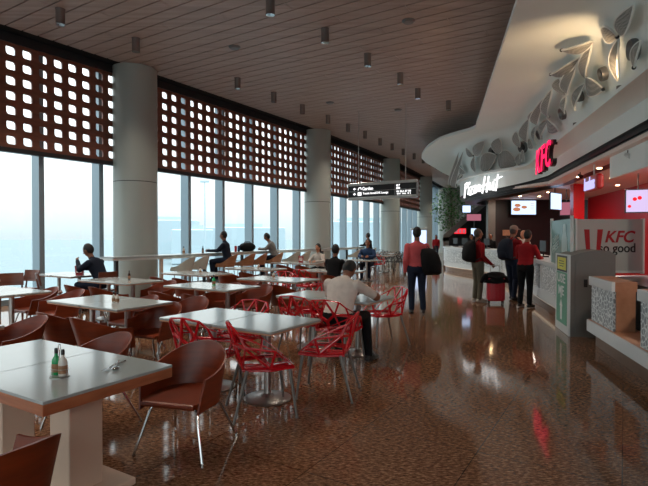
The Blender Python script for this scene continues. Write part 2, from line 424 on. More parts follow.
# windows, lattice screens, columns per bay
def bay(i, a, b):
    d = (b-a); L = d.length; d.normalize(); n = Vector((d.y, -d.x, 0))
    ang = math.atan2(d.y, d.x); rot = Matrix.Rotation(ang, 4, 'Z')
    w = thing('window_%d' % i, None, None, (a.x, a.y, 0), ang); w['kind'] = 'structure'
    # local frame: x along the facade, y outward
    g = MB(); g.add([(0, .75, 0), (L, .75, 0), (L, .75, CEIL), (0, .75, CEIL)], [(0, 1, 2, 3)]); struct(g.build('pane', 'glass', w))
    nb = 6; st = L/nb
    for k in range(nb):
        x = (k+.5)*st
        m = MB(); m.box((x, .56, (CEIL-.02)/2+.01), (.1, .34, CEIL-.05), mi=0); m.box((x+.06, .5, (CEIL-.02)/2+.01), (.025, .2, CEIL-.05), mi=1)
        struct(m.build('mullion', ['mullion', 'steel_dark'], w))
    s = MB(); s.box((L/2, .66, .07), (L, .16, .12)); struct(s.build('sill', 'mullion', w))
    h = MB(); h.box((L/2, .48, (CEIL+SCR_T+.05)/2), (L, .5, CEIL-SCR_T-.05)); struct(h.build('head_rail', 'steel_dark', w))
    if i > 5: return
    t = thing('lattice_screen', None, 'screen', (a.x, a.y, 0), ang)
    x0, x1 = .34, L-.34
    P = (x1-x0)/24; hh = (SCR_T-SCR_B-.16)/7; hole = .55
    for q in range(6):
        m = MB()
        th = .05; SY = .28
        for cx in range(4):
            for cz in range(7):
                ox = x0+(q*4+cx)*P; oz = SCR_B+.1+cz*hh
                wq = P-(.012 if cx == 3 else 0)
                O = [(ox, oz), (ox+wq, oz), (ox+wq, oz+hh), (ox, oz+hh)]
                cxx, czz = ox+P/2, oz+hh/2; rx, rz_ = P*hole/2, hh*hole/2; rr = .03
                H = []
                for (sx, sz, a0, big) in ((-1, -1, 180, 0), (1, -1, 270, 1), (1, 1, 0, 0), (-1, 1, 90, 1)):
                    r_ = rr*(1.9 if not big else .6)
                    for k in range(4):
                        an = R(a0+30*k); H.append((cxx+sx*(rx-r_)+r_*math.cos(an), czz+sz*(rz_-r_)+r_*math.sin(an)))
                vs = []
                for yy in (SY-th/2, SY+th/2):
                    vs += [(p[0], yy, p[1]) for p in O]+[(p[0], yy, p[1]) for p in H]
                fs = []
                for lay in (0, 20):
                    for e in range(4):
                        e2 = (e+1) % 4
                        hs = [lay+4+e*4+k for k in range(4)]
                        # corner fan and side quad
                        f = [lay+e]+hs[::-1]; fs.append(tuple(f))
                        fs.append((lay+e, lay+e2, lay+4+e2*4, lay+4+e*4+3))
                for k in range(16): fs.append((4+k, 4+(k+1) % 16, 24+(k+1) % 16, 24+k))
                m.add(vs, fs)
        m.build('panel', 'screen', t)
    r = MB(); r.box(((x0+x1)/2, .28, SCR_B+.04), (x1-x0, .14, .1)); r.build('bottom_rail', 'steel_dark', t)
    r = MB(); r.box(((x0+x1)/2, .28, SCR_T), (x1-x0, .14, .12)); r.build('top_rail', 'steel_dark', t)
    lab = {1: 'red-brown lattice screen beyond the left edge of the room', 2: 'red-brown lattice screen left of the nearest grey column, largest square holes',
           3: 'red-brown lattice screen between the two nearest grey columns, seven rows of bright holes', 4: 'red-brown lattice screen behind the left part of the hanging direction sign',
           5: 'small far lattice screen behind the right end of the hanging direction sign'}[i]
    tag(t, lab)
for i in range(len(COLS)-1): bay(i+1, COLS[i], COLS[i+1])
cl = {2: 'broad round grey column behind the bar table, nearest to the camera', 3: 'round grey column in the middle of the window wall', 4: 'round grey column behind the hanging sign', 5: 'slender far column right of the hanging sign', 6: 'farthest pale column beside the green tree'}
for i, c in enumerate(COLS):
    if i < 1: continue
    t = thing('round_column', cl.get(i, 'round grey column out of view at left'), 'column', (c.x, c.y, 0)); t['kind'] = 'structure'
    m = MB(); m.lathe([(.56, 0), (.56, 2.98)], n=40); m.lathe([(.56, 3.0), (.56, CEIL-.03)], n=40); struct(m.build('shaft', 'column', t, True))
    m = MB(); m.lathe([(.552, 2.97), (.552, 3.01)], n=40); struct(m.build('joint', 'seam', t, True))

def fill_glazing(i, a, b):  # unseen glass wall, added to let more daylight into the room
    a, b = Vector(a), Vector(b); d = b-a; L = d.length
    w = thing('window_%d' % i, None, None, a, math.atan2(d.y, d.x)); w['kind'] = 'structure'
    g = MB(); g.add([(0, 0, 0), (L, 0, 0), (L, 0, CEIL), (0, 0, CEIL)], [(0, 1, 2, 3)]); struct(g.build('pane', 'glass', w))
    for k in range(int(L/1.5)+1):
        m = MB(); m.box((k*1.5, 0, CEIL/2), (.1, .3, CEIL-.02)); struct(m.build('mullion', 'mullion', w))
    m = MB(); m.box((L/2, 0, .07), (L, .16, .12)); struct(m.build('sill', 'mullion', w))
# enclosing walls
def wall(name, a, b, h, m, th=.2, z0=0):
    a, b = Vector(a), Vector(b); d = b-a
    mb = MB(); c = (a+b)/2; mb.box((c.x, c.y, z0+h/2), (d.length, th, h), math.atan2(d.y, d.x)); return struct(mb.build(name, m))
fill_glazing(7, (-15.6, -7.3, 0), (-15.6, -1.6, 0))
fill_glazing(8, (9.5, -7.3, 0), (-15.6, -7.3, 0))  # rear glazing behind the camera, added for fill light
wall('wall_left', (-15.75, -1.6, 0), (-15.45, -1.45, 0), CEIL, 'wall')
wall('wall_far', (11.0, 46.2, 0), (20, 41, 0), CEIL, 'wall')
wall('wall_right', (20, 41, 0), (16.5, 27, 0), CEIL, 'wall')

# outside
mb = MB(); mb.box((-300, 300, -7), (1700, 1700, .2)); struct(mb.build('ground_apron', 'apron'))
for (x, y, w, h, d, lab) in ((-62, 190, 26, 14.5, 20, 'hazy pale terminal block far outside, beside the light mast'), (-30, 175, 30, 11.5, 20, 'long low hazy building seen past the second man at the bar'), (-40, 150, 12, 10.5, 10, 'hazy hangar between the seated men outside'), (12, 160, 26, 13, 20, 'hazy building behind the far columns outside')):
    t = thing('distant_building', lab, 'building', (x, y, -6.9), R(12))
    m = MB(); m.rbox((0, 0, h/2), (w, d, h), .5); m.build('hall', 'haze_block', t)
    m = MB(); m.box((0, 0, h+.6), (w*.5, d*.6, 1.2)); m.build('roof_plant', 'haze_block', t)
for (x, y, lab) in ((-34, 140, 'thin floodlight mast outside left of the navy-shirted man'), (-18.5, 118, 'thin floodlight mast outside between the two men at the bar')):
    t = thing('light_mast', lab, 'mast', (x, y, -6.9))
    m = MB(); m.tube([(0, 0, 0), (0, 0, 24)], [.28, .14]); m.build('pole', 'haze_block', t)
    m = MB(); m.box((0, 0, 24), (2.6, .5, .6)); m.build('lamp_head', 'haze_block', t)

# ------------------------------------------------------------------ ceiling downlights
LAMP_W = 72
def make_lamp():
    t = thing('ceiling_downlight', 'x', 'ceiling light')
    m = MB(); m.lathe([(.085, -.3), (.085, -.02), (.095, 0)], n=16); m.build('can', 'lamp_body', t, True)
    m = MB(); m.lathe([(.07, -.302), (.085, -.304), (.085, -.298), (.07, -.298)], n=16); m.build('trim_ring', 'chrome', t, True)
    m = MB(); m.lathe([(0, -.3), (.07, -.3)], n=16); m.build('lens', 'lamp_lens', t)
    l = bpy.data.lights.new('bulb', 'SPOT'); l.energy = LAMP_W; l.color = (1, .86, .72); l.spot_size = R(112); l.spot_blend = .7; l.shadow_soft_size = .07
    b = bpy.data.objects.new('bulb', l); C.objects.link(b); b.parent = t; b.location = (0, 0, -.32)
    return t
lamp = Placer(make_lamp())
ztop = CEIL-.025
near_lab = ['first downlight at the far left of the window-side row, above the left lattice screen', 'second downlight of the window-side row, above the nearest column', 'third downlight of the window-side row, above the second lattice screen']
pts1 = [(62, 18), (137, 46), (238, 84), (274, 97.8), (302.6, 109.6), (328, 119.6), (348, 128), (365, 135), (380, 142), (392, 147), (403, 152), (414, 156.5), (423, 160.5)]
ords = ['first', 'second', 'third', 'fourth', 'fifth', 'sixth', 'seventh', 'eighth', 'ninth', 'tenth', 'eleventh', 'twelfth', 'thirteenth', 'fourteenth']
for k, (px, py) in enumerate(pts1):
    z = (ztop-EYE)*F/(236-py+7*0)
    z = (ztop-EYE)*F/(236-py+.15*F/z)
    lamp(((px-324)/F*z, z, ztop), 0, 'bronze cylinder downlight, %s from the left in the row nearest the windows' % ords[k], 'window-side ceiling downlights')
pts2 = [(270.7, 0.5), (325, 30), (367.4, 55), (400, 74), (417.4, 89.5), (448, 101.5)]
for k, (px, py) in enumerate(pts2):
    z = (ztop-EYE)*F/(236-py)
    lamp(((px-324)/F*z, z, ztop), 0, 'bronze cylinder downlight, %s from the left in the row along the middle of the ceiling' % ords[k], 'middle-row ceiling downlights')
fd = Vector((.556, .831, 0)); r1 = Vector((-5.33, 10.0, ztop)); r2 = Vector((-1.0, 9.25, ztop))
for k in range(1, 7):
    lamp(r1-fd*1.76*k, 0, 'bronze cylinder downlight out of view behind the left frame edge, window row', 'ceiling downlights out of view')
fe = Vector((.42, .907, 0)); r3 = Vector(((423-324)/F*(ztop-EYE)*F/(236-156), (ztop-EYE)*F/(236-156), ztop))
for k in range(1, 9):
    lamp(r3+fe*1.76*k, 0, 'tiny far bronze downlight of the window row, towards the far end of the hall', 'far window-row downlights')
for k in range(1, 9):
    lamp(r2-fd*1.76*k, 0, 'bronze cylinder downlight out of view above the camera, middle row', 'ceiling downlights out of view')
for k, (px, py) in enumerate([(408, 22), (398, 110), (330, 103), (235, 48)]):
    z = (ztop-EYE)*F/(236-py); x = (px-324)/F*z
    m = MB(); m.lathe([(.0, -.05), (.1, -.045), (.14, -.01), (.14, 0)], (0, 0, 0), 20)
    o = m.build('smoke_detector', 'cone', None, True); o.location = (x, z, ztop)
    tag(o, ['round flat smoke detector high on the ceiling near the canopy edge', 'round smoke detector above the hanging direction sign', 'small smoke detector between the two rows of downlights', 'small smoke detector on the ceiling left of the middle row'][k], 'smoke detector')

# ------------------------------------------------------------------ canopy, cove wall and fascia of the shops
EL = [((-1.2+.77, -6.5), (2.85-1.53, -6.5))]
for y in (-3, 0, 3, 6, 9, 12, 14.5): EL.append(((1.21+SHOP*y, y), (2.85+SHOP*y, y)))
EL += [((5.0, 16.1), (6.6, 15.8)), ((5.17, 16.8), (6.58, 16.4)), ((5.08, 17.3), (6.42, 16.9)), ((4.78, 17.9), (6.16, 17.4)), ((4.46, 18.8), (5.9, 18.1)), ((4.34, 20), (5.68, 18.9)), ((4.36, 21.2), (5.6, 19.8)), ((4.52, 22.7), (5.68, 20.9)),
       ((4.82, 23.9), (5.95, 21.9)), ((5.8, 26.2), (6.6, 22.9)), ((8.5, 31.3), (8.0, 24)), ((13, 34), (11, 24.6))]
LIP = [Vector((l[0], l[1], 0)) for e, l in EL]; EDG = [Vector((e[0], e[1], 0)) for e, l in EL]
def refine(P, k=4):
    out = []
    n = len(P)
    for i in range(n-1):
        p0, p1, p2, p3 = P[max(0, i-1)], P[i], P[i+1], P[min(n-1, i+2)]
        for j in range(k):
            t = j/k
            out.append(.5*((2*p1)+(p2-p0)*t+(2*p0-5*p1+4*p2-p3)*t*t+(3*p1-p0-3*p2+p3)*t**3))
    out.append(P[-1]); return out
LIPr = refine(LIP); EDGr = refine(EDG); NL = len(LIPr)
def inward(P, i):
    d = (P[min(i+1, len(P)-1)]-P[max(i-1, 0)]).normalized(); return Vector((d.y, -d.x, 0))
INW = [inward(LIPr, i) for i in range(NL)]
H_CAN = EYE+3.7; H_LIP = EYE+2.35
nose = [min(1, max(0, (i/4-8.5)/3)) for i in range(NL)]
WAL = [LIPr[i]+INW[i]*.3 for i in range(NL)]
def cove_section(i, n=9):
    E, W = EDGr[i], WAL[i]; d = (E-W); L = d.length; d.normalize(); r = min(.85, L*.7)
    pts = [E+Vector((0, 0, H_CAN)), W+d*(r+(L-r)*.5)+Vector((0, 0, H_CAN))]
    for k in range(n+1):
        a = PI/2*k/n; pts.append(W+d*(r-r*math.sin(a))+Vector((0, 0, H_CAN-r+r*math.cos(a))))
    pts.append(W+Vector((0, 0, H_LIP)))
    return pts
secs = [cove_section(i) for i in range(NL)]
m = MB(); n = len(secs[0])
vs = [p for s in secs for p in s]; fs = []
for i in range(NL-1):
    for k in range(n-1): fs.append((i*n+k, (i+1)*n+k, (i+1)*n+k+1, i*n+k+1))
m.add(vs, fs)
# upstand of the canopy edge
vs = []; fs = []
for i in range(NL):
    e = EDGr[i]; q = inward(EDGr, i); vs += [e+Vector((0, 0, H_CAN)), e+Vector((0, 0, H_CAN+.1)), e+q*.8+Vector((0, 0, H_CAN+.3)), WAL[i]+INW[i]*.2+Vector((0, 0, H_CAN+.4)), WAL[i]+INW[i]*.2+Vector((0, 0, H_LIP))]
for i in range(NL-1):
    for k in range(4): fs.append((i*5+k, i*5+k+1, i*5+5+k+1, i*5+5+k))
m.add(vs, fs)
can = m.build('canopy', 'canopy', None, True)
tag(can, 'white curved canopy with rounded nose sweeping over the food counters', 'canopy'); can['kind'] = 'structure'
# lip + soffit + band, one fascia ring
m = MB(); vs = []; fs = []; mi = []
K = 13
for i in range(NL):
    L_, I = LIPr[i], INW[i]; t = nose[i]; d = .55*(1-t)+.14*t; hb = EYE+1.93*(1-t)+1.70*t
    Z = lambda p, h: p+Vector((0, 0, h))
    vs += [Z(L_+I*.45, H_LIP+.02), Z(L_, H_LIP+.02), Z(L_, H_LIP-.05), Z(L_+I*d, H_LIP-.07), Z(L_+I*(d+.02), hb), Z(L_+I*(d+.12), hb), Z(L_+I*(d+.12), hb-.09), Z(L_+I*(d+.17), hb-.09), Z(L_+I*(d+.17), hb-.18), Z(L_+I*(d+.22), hb-.18), Z(L_+I*(d+.22), hb-.26), Z(L_+I*(d+.7), hb-.28), Z(L_+I*(d+.7), hb)]
for i in range(NL-1):
    for k in range(K-1):
        fs.append((i*K+k, (i+1)*K+k, (i+1)*K+k+1, i*K+k+1)); mi.append(0 if k < 4 else 1)
o = len(m.v); m.v += vs; m.f += fs; m.m += mi
fa = m.build('fascia', ['canopy', 'band'], None, True); struct(fa); tag(fa, 'white fascia ledge with a black lower band running above the counters', 'fascia')

# round openings / speakers on the cove and leaf ornaments: cast onto the cove wall
from mathutils.bvhtree import BVHTree
bv = BVHTree.FromPolygons([tuple(p) for s in secs for p in s], [f for f in fs[:0]]+[(i*n+k, (i+1)*n+k, (i+1)*n+k+1, i*n+k+1) for i in range(NL-1) for k in range(n-1)])
eye = Vector((0, 0, EYE)); th0 = math.atan(7/F)
def ray(px, py):
    d = Vector(((px-324)/F, 1, (243-py)/F)); d.rotate(Matrix.Rotation(-th0, 3, 'X')); return d.normalized()
def on_cove(px, py, off=.1):
    h, nrm, idx, dist = bv.ray_cast(eye, ray(px, py))
    if h is None: return None, None
    if nrm.dot(h-eye) > 0: nrm = -nrm
    return h+nrm*off, nrm
def leaf(parent, A, B, nrm, wid, bend=.12):
    ax = B-A; L = ax.length; ax.normalize(); side = ax.cross(nrm).normalized(); N = 14; up = side.cross(ax)
    if up.dot(nrm) < 0: up = -up
    Lp, Rp = [], []
    for k in range(N+1):
        t = k/N; w = wid*math.sin(PI*t)**.75*.5; z = bend*L*math.sin(PI*t)
        c = A+ax*L*t+up*z; Lp.append(c-side*w); Rp.append(c+side*w)
    m = MB(); vs = []; th = .012
    for s_ in (0, 1):
        for k in range(N+1): vs += [Lp[k]+up*th*s_, Rp[k]+up*th*s_]
    fs = []; q = 2*(N+1)
    for k in range(N):
        fs += [(2*k, 2*k+1, 2*k+3, 2*k+2), (q+2*k, q+2*k+2, q+2*k+3, q+2*k+1), (2*k, 2*k+2, q+2*k+2, q+2*k), (2*k+1, q+2*k+1, q+2*k+3, 2*k+3)]
    m.add(vs, fs); o = m.build('leaf', 'perf', parent)
    m = MB(); m.tube([Vector(p) for p in Lp]+[Vector(p) for p in Rp[::-1]][1:-1], .018, 5, closed=True); m.build('rim', 'rim', o, True)
ORN = [
 ('leaf ornament with two broad and one upright petal, top right corner', [((605, 24), (623, 33), .5), ((639, 0), (626, 31), .3), ((624.4, 35), (624.4, 80), .34)]),
 ('leaf ornament arching over the warm uplight, right of the middle', [((597, 36.5), (562, 45), .28), ((595.5, 38), (591.5, 77), .24)]),
 ('leaf ornament with two lower petals beneath the arching one', [((591.5, 79), (609, 89), .46), ((590, 81), (580.5, 110), .3)]),
 ('leaf ornament with a folded petal and an oval, below the warm glow', [((583, 53), (552, 70), .26), ((582, 54), (571, 91), .28), ((568, 92), (561, 74), .46), ((570, 94), (569, 112), .26)]),
 ('cropped leaf ornament at the right edge above the ledge', [((648, 40), (641, 67), .3)]),
 ('leaf ornament with a slim upright petal left of the warm glow', [((546, 94), (539, 121), .3), ((534.5, 108), (540, 122), .4), ((538.8, 124), (540.5, 144), .3)]),
 ('leaf ornament with one long upright petal beside a dark disc', [((554, 85), (552.5, 115), .28), ((551.5, 117), (563, 131), .46), ((552.5, 117.5), (546, 139), .34)]),
 ('leaf ornament around the dark disc above the red letters', [((518, 129), (521.5, 147), .42), ((530, 116), (529, 140), .4), ((523, 153), (521.5, 166), .4), ((531.5, 138), (536.5, 148), .45), ((525, 150), (527, 163), .3)]),
 ('large three-petal leaf ornament in the centre of the rounded nose', [((500.5, 136), (499.5, 154), .6), ((498.5, 155.5), (483, 169), .85), ((500.5, 155.5), (519, 165), .85)]),
 ('three-petal leaf ornament left of the centre of the rounded nose', [((467.5, 146.5), (475.5, 155), .5), ((486, 139), (477, 154.5), .5), ((476.5, 156), (477.5, 172), .45)]),
 ('slim leaf ornament at the left end of the rounded nose', [((460.5, 150), (459.5, 173), .4), ((465.5, 149), (463, 173), .35), ((463.5, 166), (468, 173), .4)]),
]
for lab, leaves in ORN:
    A0, N0 = on_cove(*leaves[0][1])
    t = thing('leaf_ornament', 'white-rimmed perforated '+lab, 'ornament', A0, 0, 'leaf ornaments on the canopy wall')
    hub = MB(); hub.ell((0, 0, 0), (.035, .035, .035), 8, 6); hub.build('hub', 'black', t, True)
    for (a, b, w) in leaves:
        A, N1 = on_cove(*a, .1); B, N2 = on_cove(*b, .1)
        if A is None or B is None: continue
        # attached in the thing's own frame
        leaf(t, A-A0, B-A0, (N1+N2).normalized(), w*(.8 if A.y > 10 else .8))
DISC = [((637, 49), .17, 'round grey speaker with a dark centre at the top right of the canopy wall'), ((606, 73), .13, 'round speaker half hidden behind the lower petals near the warm uplight'), ((582, 95), .13, 'round speaker left of the lower petals on the canopy wall'), ((564.5, 113), .15, 'round speaker right of the long upright petal'), ((540.5, 134), .15, 'round speaker on the canopy wall behind a slim petal'), ((524, 147), .2, 'round speaker just above the red letters'), ((494, 152), .2, 'round speaker in the rounded nose next to the big three-petal ornament')]
for (p, r, lab) in DISC:
    A, N1 = on_cove(*p, .04)
    t = thing('speaker', lab, 'speaker', A, 0, 'round speakers on the canopy wall')
    q = N1.to_track_quat('Z', 'Y').to_matrix()
    m = MB(); m.lathe([(r, -.08), (r, .04), (r*.92, .07), (r*.5, .0)], (0, 0, 0), 24, M4=q.to_4x4()); m.build('cone', 'cone', t, True)
    m = MB(); m.lathe([(0, .03), (r*.3, .03), (r*.5, .0)], (0, 0, 0), 18, M4=q.to_4x4()); m.build('dust_cap', 'black', t, True)
# uplight fittings on the ledge
for k, (y, lab) in enumerate(((5.2, 'small warm uplight hidden on the ledge nearest the camera'), (8.0, 'small warm uplight on the ledge below the arching petals'), (10.6, 'small warm uplight on the ledge left of the arching petals'))):
    p = SP(2.92, y, H_LIP+.03)
    m = MB(); m.lathe([(.05, 0), (.05, .06), (.04, .06), (.04, .05)], n=12); o = m.build('uplight', 'cone', None, True); o.location = p
    tag(o, lab, 'uplight')
    l = bpy.data.lights.new('uplight_lamp', 'SPOT'); l.spot_size = R(95); l.spot_blend = 1; l.energy = [4, 48, 6][k]; l.color = (1, .66, .36); l.shadow_soft_size = .03
    lo = bpy.data.objects.new('uplight_lamp', l); C.objects.link(lo); lo.location = p+Vector((-.03, .02, .09)); lo.rotation_euler = Vector((-.32, 1.35, 1.15)).to_track_quat('-Z', 'Y').to_euler()

# lit letters KFC
kt = thing('shop_sign', 'glowing red KFC letters on the white fascia', 'sign', SP(2.72, 13.0, EYE+2.07))
xd = -SVEC; up = Vector((0, 0, 1))
for ch, off, w in (('K', -.64, .74), ('F', .02, .62), ('C', .64, .74)):
    text_mesh('letter', ch, 1, xd*off, xd, up, 'neon_red', kt, .02, .12, .006, w*.8, .66)
    text_mesh('letter_shadow_box', ch, 1, xd*(off+.05)-SOUT*.1, xd, up, 'black', kt, .1, .12, .006, w*.8, .66)
# Pizza Hut brush letters
pa, pb = Vector((5.47, 19.3, 0)), Vector((6.2, 16.85, 0)); px_ = (pb-pa).normalized()
pt = thing('shop_sign', 'glowing white brush-lettered Pizza Hut sign on the rounded fascia nose', 'sign', ((pa+pb)/2+Vector((0, 0, EYE+1.83))))
STR = {
 'P': [[(.02, -.15), (.12, .85)], [(.1, .85), (.34, .95), (.38, .68), (.14, .5)]],
 'i': [[(.42, .05), (.5, .55)], [(.54, .78), (.58, .95)]],
 'z': [[(.62, .55), (.88, .6), (.62, .0), (.92, .06)]],
 'Z': [[(.96, .58), (1.2, .64), (.98, .08), (1.24, .12)]],
 'a': [[(1.58, .62), (1.36, .6), (1.3, .2), (1.5, .18), (1.6, .62), (1.62, .16)]],
 'H': [[(1.86, .02), (2.1, 1.15)], [(2.26, .05), (2.46, 1.1)], [(1.72, .48), (2.56, .66)]],
 'u': [[(2.58, .62), (2.54, .18), (2.76, .16), (2.88, .66)], [(2.88, .66), (2.9, .1)]],
 't': [[(3.1, .06), (3.3, 1.12)], [(3.0, .78), (3.62, .94)]],
}
W_, H_ = (pb-pa).length*.9, .54
for ch, strokes in STR.items():
    m = MB()
    for s_ in strokes:
        P3 = [px_*((x/3.62-.5)*W_)+up*((y-.5)*H_*.95) for x, y in s_]
        nrm = px_.cross(up)
        for a, b in zip(P3[:-1], P3[1:]):
            d = (b-a).normalized(); sd = nrm.cross(d); wq = .023
            a2, b2 = a-d*wq*.8, b+d*wq*.8
            vs = []
            for zz in (0, .05): vs += [a2-sd*wq+nrm*zz, b2-sd*wq*.8+nrm*zz, b2+sd*wq*.8+nrm*zz, a2+sd*wq+nrm*zz]
            m.add(vs, [(0, 1, 2, 3), (4, 5, 6, 7), (0, 1, 5, 4), (1, 2, 6, 5), (2, 3, 7, 6), (3, 0, 4, 7)])
    m.build('letter', 'neon_white', pt)

# ------------------------------------------------------------------ hanging direction sign
s0, s1 = Vector((.89, 17.6, 0)), Vector((3.08, 16.15, 0)); sx = (s1-s0).normalized(); SL = (s1-s0).length
sn = sx.cross(up)
hs = thing('hanging_sign', 'black and silver direction sign hanging on two wires below the ceiling', 'sign', (s0+s1)/2+Vector((0, 0, EYE+1.57)), math.atan2(sx.y, sx.x))
m = MB(); m.box((0, 0, 0), (SL-.06, .1, .4)); m.build('board', 'black_plastic', hs)
for z in (-.25, .25):
    m = MB(); m.rbox((0, 0, z), (SL, .16, .1), .03); m.build('rail', 'frame_alu', hs)
for x in (-SL/2+.01, SL/2-.01):
    m = MB(); m.box((x, 0, 0), (.03, .13, .5)); m.build('end_cap', 'cone', hs)
m = MB(); m.box((0, -.055, 0), (SL-.1, .01, .012)); m.box((SL*.2, -.055, 0), (.015, .01, .36)); m.build('divider', 'frame_alu', hs)
for x in (-SL/2+.4, SL/2-.42):
    m = MB(); m.tube([(x, 0, .28), (x, 0, CEIL-.03-EYE-1.57)], .011, 6); m.build('wire', 'steel', hs)
f = lambda b, x, z, w, h: text_mesh('lettering', b, 1, (x, -.055, z), (1, 0, 0), (0, 0, 1), 'neon_white', hs, .006, 0, .012, w, h)
f('Garden', -.52, .09, .42, .12); f('Transit Hotel/GVK Lounge', -.22, -.09, .98, .1)
f('87', .64, .13, .14, .08); f('88', .64, .04, .14, .07); f('86 86A 87 88', .84, -.07, .52, .07); f('89 90 91', .84, -.15, .5, .05)
m = MB()
for z in (.09, -.09):
    m.box((-1.03, -.058, z), (.09, .006, .025)); m.prism([(-1.1, 0), (-1.04, .05), (-1.04, -.05)], 0, .006, M4=Matrix.Translation((0, -.055, z))@Matrix.Rotation(R(90), 4, 'X'))
    m.box((-.84, -.058, z), (.15, .006, .12)) if z < 0 else m.tube([(-.9, -.058, z-.05), (-.87, -.058, z+.03), (-.8, -.058, z+.05), (-.77, -.058, z-.03)], .016, 5)
m.build('pictogram', 'neon_white', hs)

# ------------------------------------------------------------------ food counters
def shopbox(mb, a0, a1, y0, y1, z0, z1, mi=0):
    vs = [SP(a, y, z) for z in (z0, z1) for (a, y) in ((a0, y0), (a1, y0), (a1, y1), (a0, y1))]
    mb.add(vs, [(0, 3, 2, 1), (4, 5, 6, 7), (0, 1, 5, 4), (1, 2, 6, 5), (2, 3, 7, 6), (3, 0, 4, 7)], mi)
t = thing('service_counter', 'long white KFC counter running from the red-shirted customer towards the pizza counter', 'counter', SP(2.14, 8.6))
def rel(mb, t): 
    L = t.location; mb.v = [(v[0]-L.x, v[1]-L.y, v[2]-L.z) for v in mb.v]; return mb
m = MB(); shopbox(m, 2.17, 2.8, 8.6, 16.9, .22, 1.0); rel(m, t).build('body', 'counter_white', t)
m = MB(); shopbox(m, 2.11, 2.86, 8.55, 17.0, 1.0, 1.06); rel(m, t).build('worktop', 'counter_white', t)
m = MB(); shopbox(m, 2.26, 2.8, 8.6, 16.9, .0, .22); rel(m, t).build('kick_plate', 'kick', t)
m = MB(); shopbox(m, 2.2, 2.25, 8.6, 16.9, .195, .215); rel(m, t).build('light_strip', 'led', t)
for k in range(5):
    y = 9.0+1.6*k
    m = MB(); shopbox(m, 2.16, 2.172, y, y+1.3, .45, .95); rel(m, t).build('ornament_panel', 'filigree', t)
def parapet(label, y0, y1, end_near=True):
    t = thing('counter_block', label, 'counter', SP(2.14, y0))
    m = MB(); shopbox(m, 2.18, 2.42, y0, y1-.0, .38, .88); rel(m, t).build('core', 'niche', t)
    m = MB(); shopbox(m, 2.155, 2.18, y0+.02, y1-.02, .38, .88); rel(m, t).build('ornament_panel', 'filigree', t)
    m = MB(); shopbox(m, 2.12, 2.165, y0-.0, y1, .88, 1.0); rel(m, t).build('front_lip', 'counter_white', t)
    m = MB(); shopbox(m, 2.165, 2.44, y0-.0, y1, .88, 1.0); rel(m, t).build('top_slab', 'niche', t)
    return t
parapet('short white patterned counter block with a tan end, right of the USE ME bin', 6.03, 6.95)
parapet('white patterned counter block cropped by the right edge of the photo', 3.0, 5.25)
t = thing('counter_plinth', 'low white plinth carrying the patterned counter blocks at the lower right', 'counter', SP(2.14, 3))
m = MB(); shopbox(m, 2.11, 2.5, 2.6, 7.0, .22, .38); rel(m, t).build('band', 'counter_white', t)
m = MB(); shopbox(m, 2.13, 2.5, 2.6, 7.0, .38, .385); rel(m, t).build('ledge', 'niche', t)
m = MB(); shopbox(m, 2.24, 2.5, 2.6, 7.0, .0, .22); rel(m, t).build('kick_plate', 'kick', t)
t = thing('back_counter', 'dark under-counter cabinet behind the patterned counter blocks', 'cabinet', SP(2.9, 3))
m = MB(); shopbox(m, 2.75, 3.6, 2.6, 8.3, 0, .86); rel(m, t).build('body', 'black', t)
m = MB(); shopbox(m, 2.72, 3.62, 2.6, 8.35, .86, .9); rel(m, t).build('worktop', 'dark_wall', t)
# pizza counter, curved
front = refine([Vector(p+(0,)) for p in [(6.2, 17.1), (6.26, 18.2), (6.08, 19.6), (5.75, 21.1), (5.62, 22.6), (5.95, 24.0), (7.0, 25.0), (9.0, 25.6)]], 4)
inn = [front[i]+inward(front, i)*.65 for i in range(len(front))]
t = thing('service_counter', 'curved white Pizza Hut counter with a rounded end', 'counter', front[0])
def strip(off0, off1, z0, z1):
    a = [front[i]+inward(front, i)*off0-front[0] for i in range(len(front))]; b = [front[i]+inward(front, i)*off1-front[0] for i in range(len(front))]
    return [(p.x, p.y) for p in a]+[(p.x, p.y) for p in b[::-1]], z0, z1
for (nm, o0, o1, z0, z1, mm) in (('body', 0, .6, .2, 1.0, 'counter_white'), ('worktop', -.04, .66, 1.0, 1.07, 'counter_white'), ('kick_plate', .08, .6, 0, .2, 'kick'), ('light_strip', .02, .07, .17, .19, 'led'), ('ornament_panel', -.012, 0, .4, .95, 'filigree')):
    m = MB(); NN = len(front)
    A = [front[i]+inward(front, i)*o0-front[0] for i in range(NN)]; B = [front[i]+inward(front, i)*o1-front[0] for i in range(NN)]
    vs = []
    for i in range(NN): vs += [A[i]+up*z0, A[i]+up*z1, B[i]+up*z1, B[i]+up*z0]
    fs = [(0, 1, 2, 3), ((NN-1)*4+3, (NN-1)*4+2, (NN-1)*4+1, (NN-1)*4)]
    for i in range(NN-1):
        for k in range(4): fs.append((i*4+k, i*4+(k+1) % 4, i*4+4+(k+1) % 4, i*4+4+k))
    m.add(vs, fs); m.build(nm, mm, t)

# recycling kiosk USE ME
ky0, ky1 = 7.62, 8.28
t = thing('waste_kiosk', 'tall grey waste bin with green USE ME panel and yellow notice beside the counter', 'bin', SP(2.04, ky0))
ang = S_RZ; t.rotation_euler = (0, 0, ang)
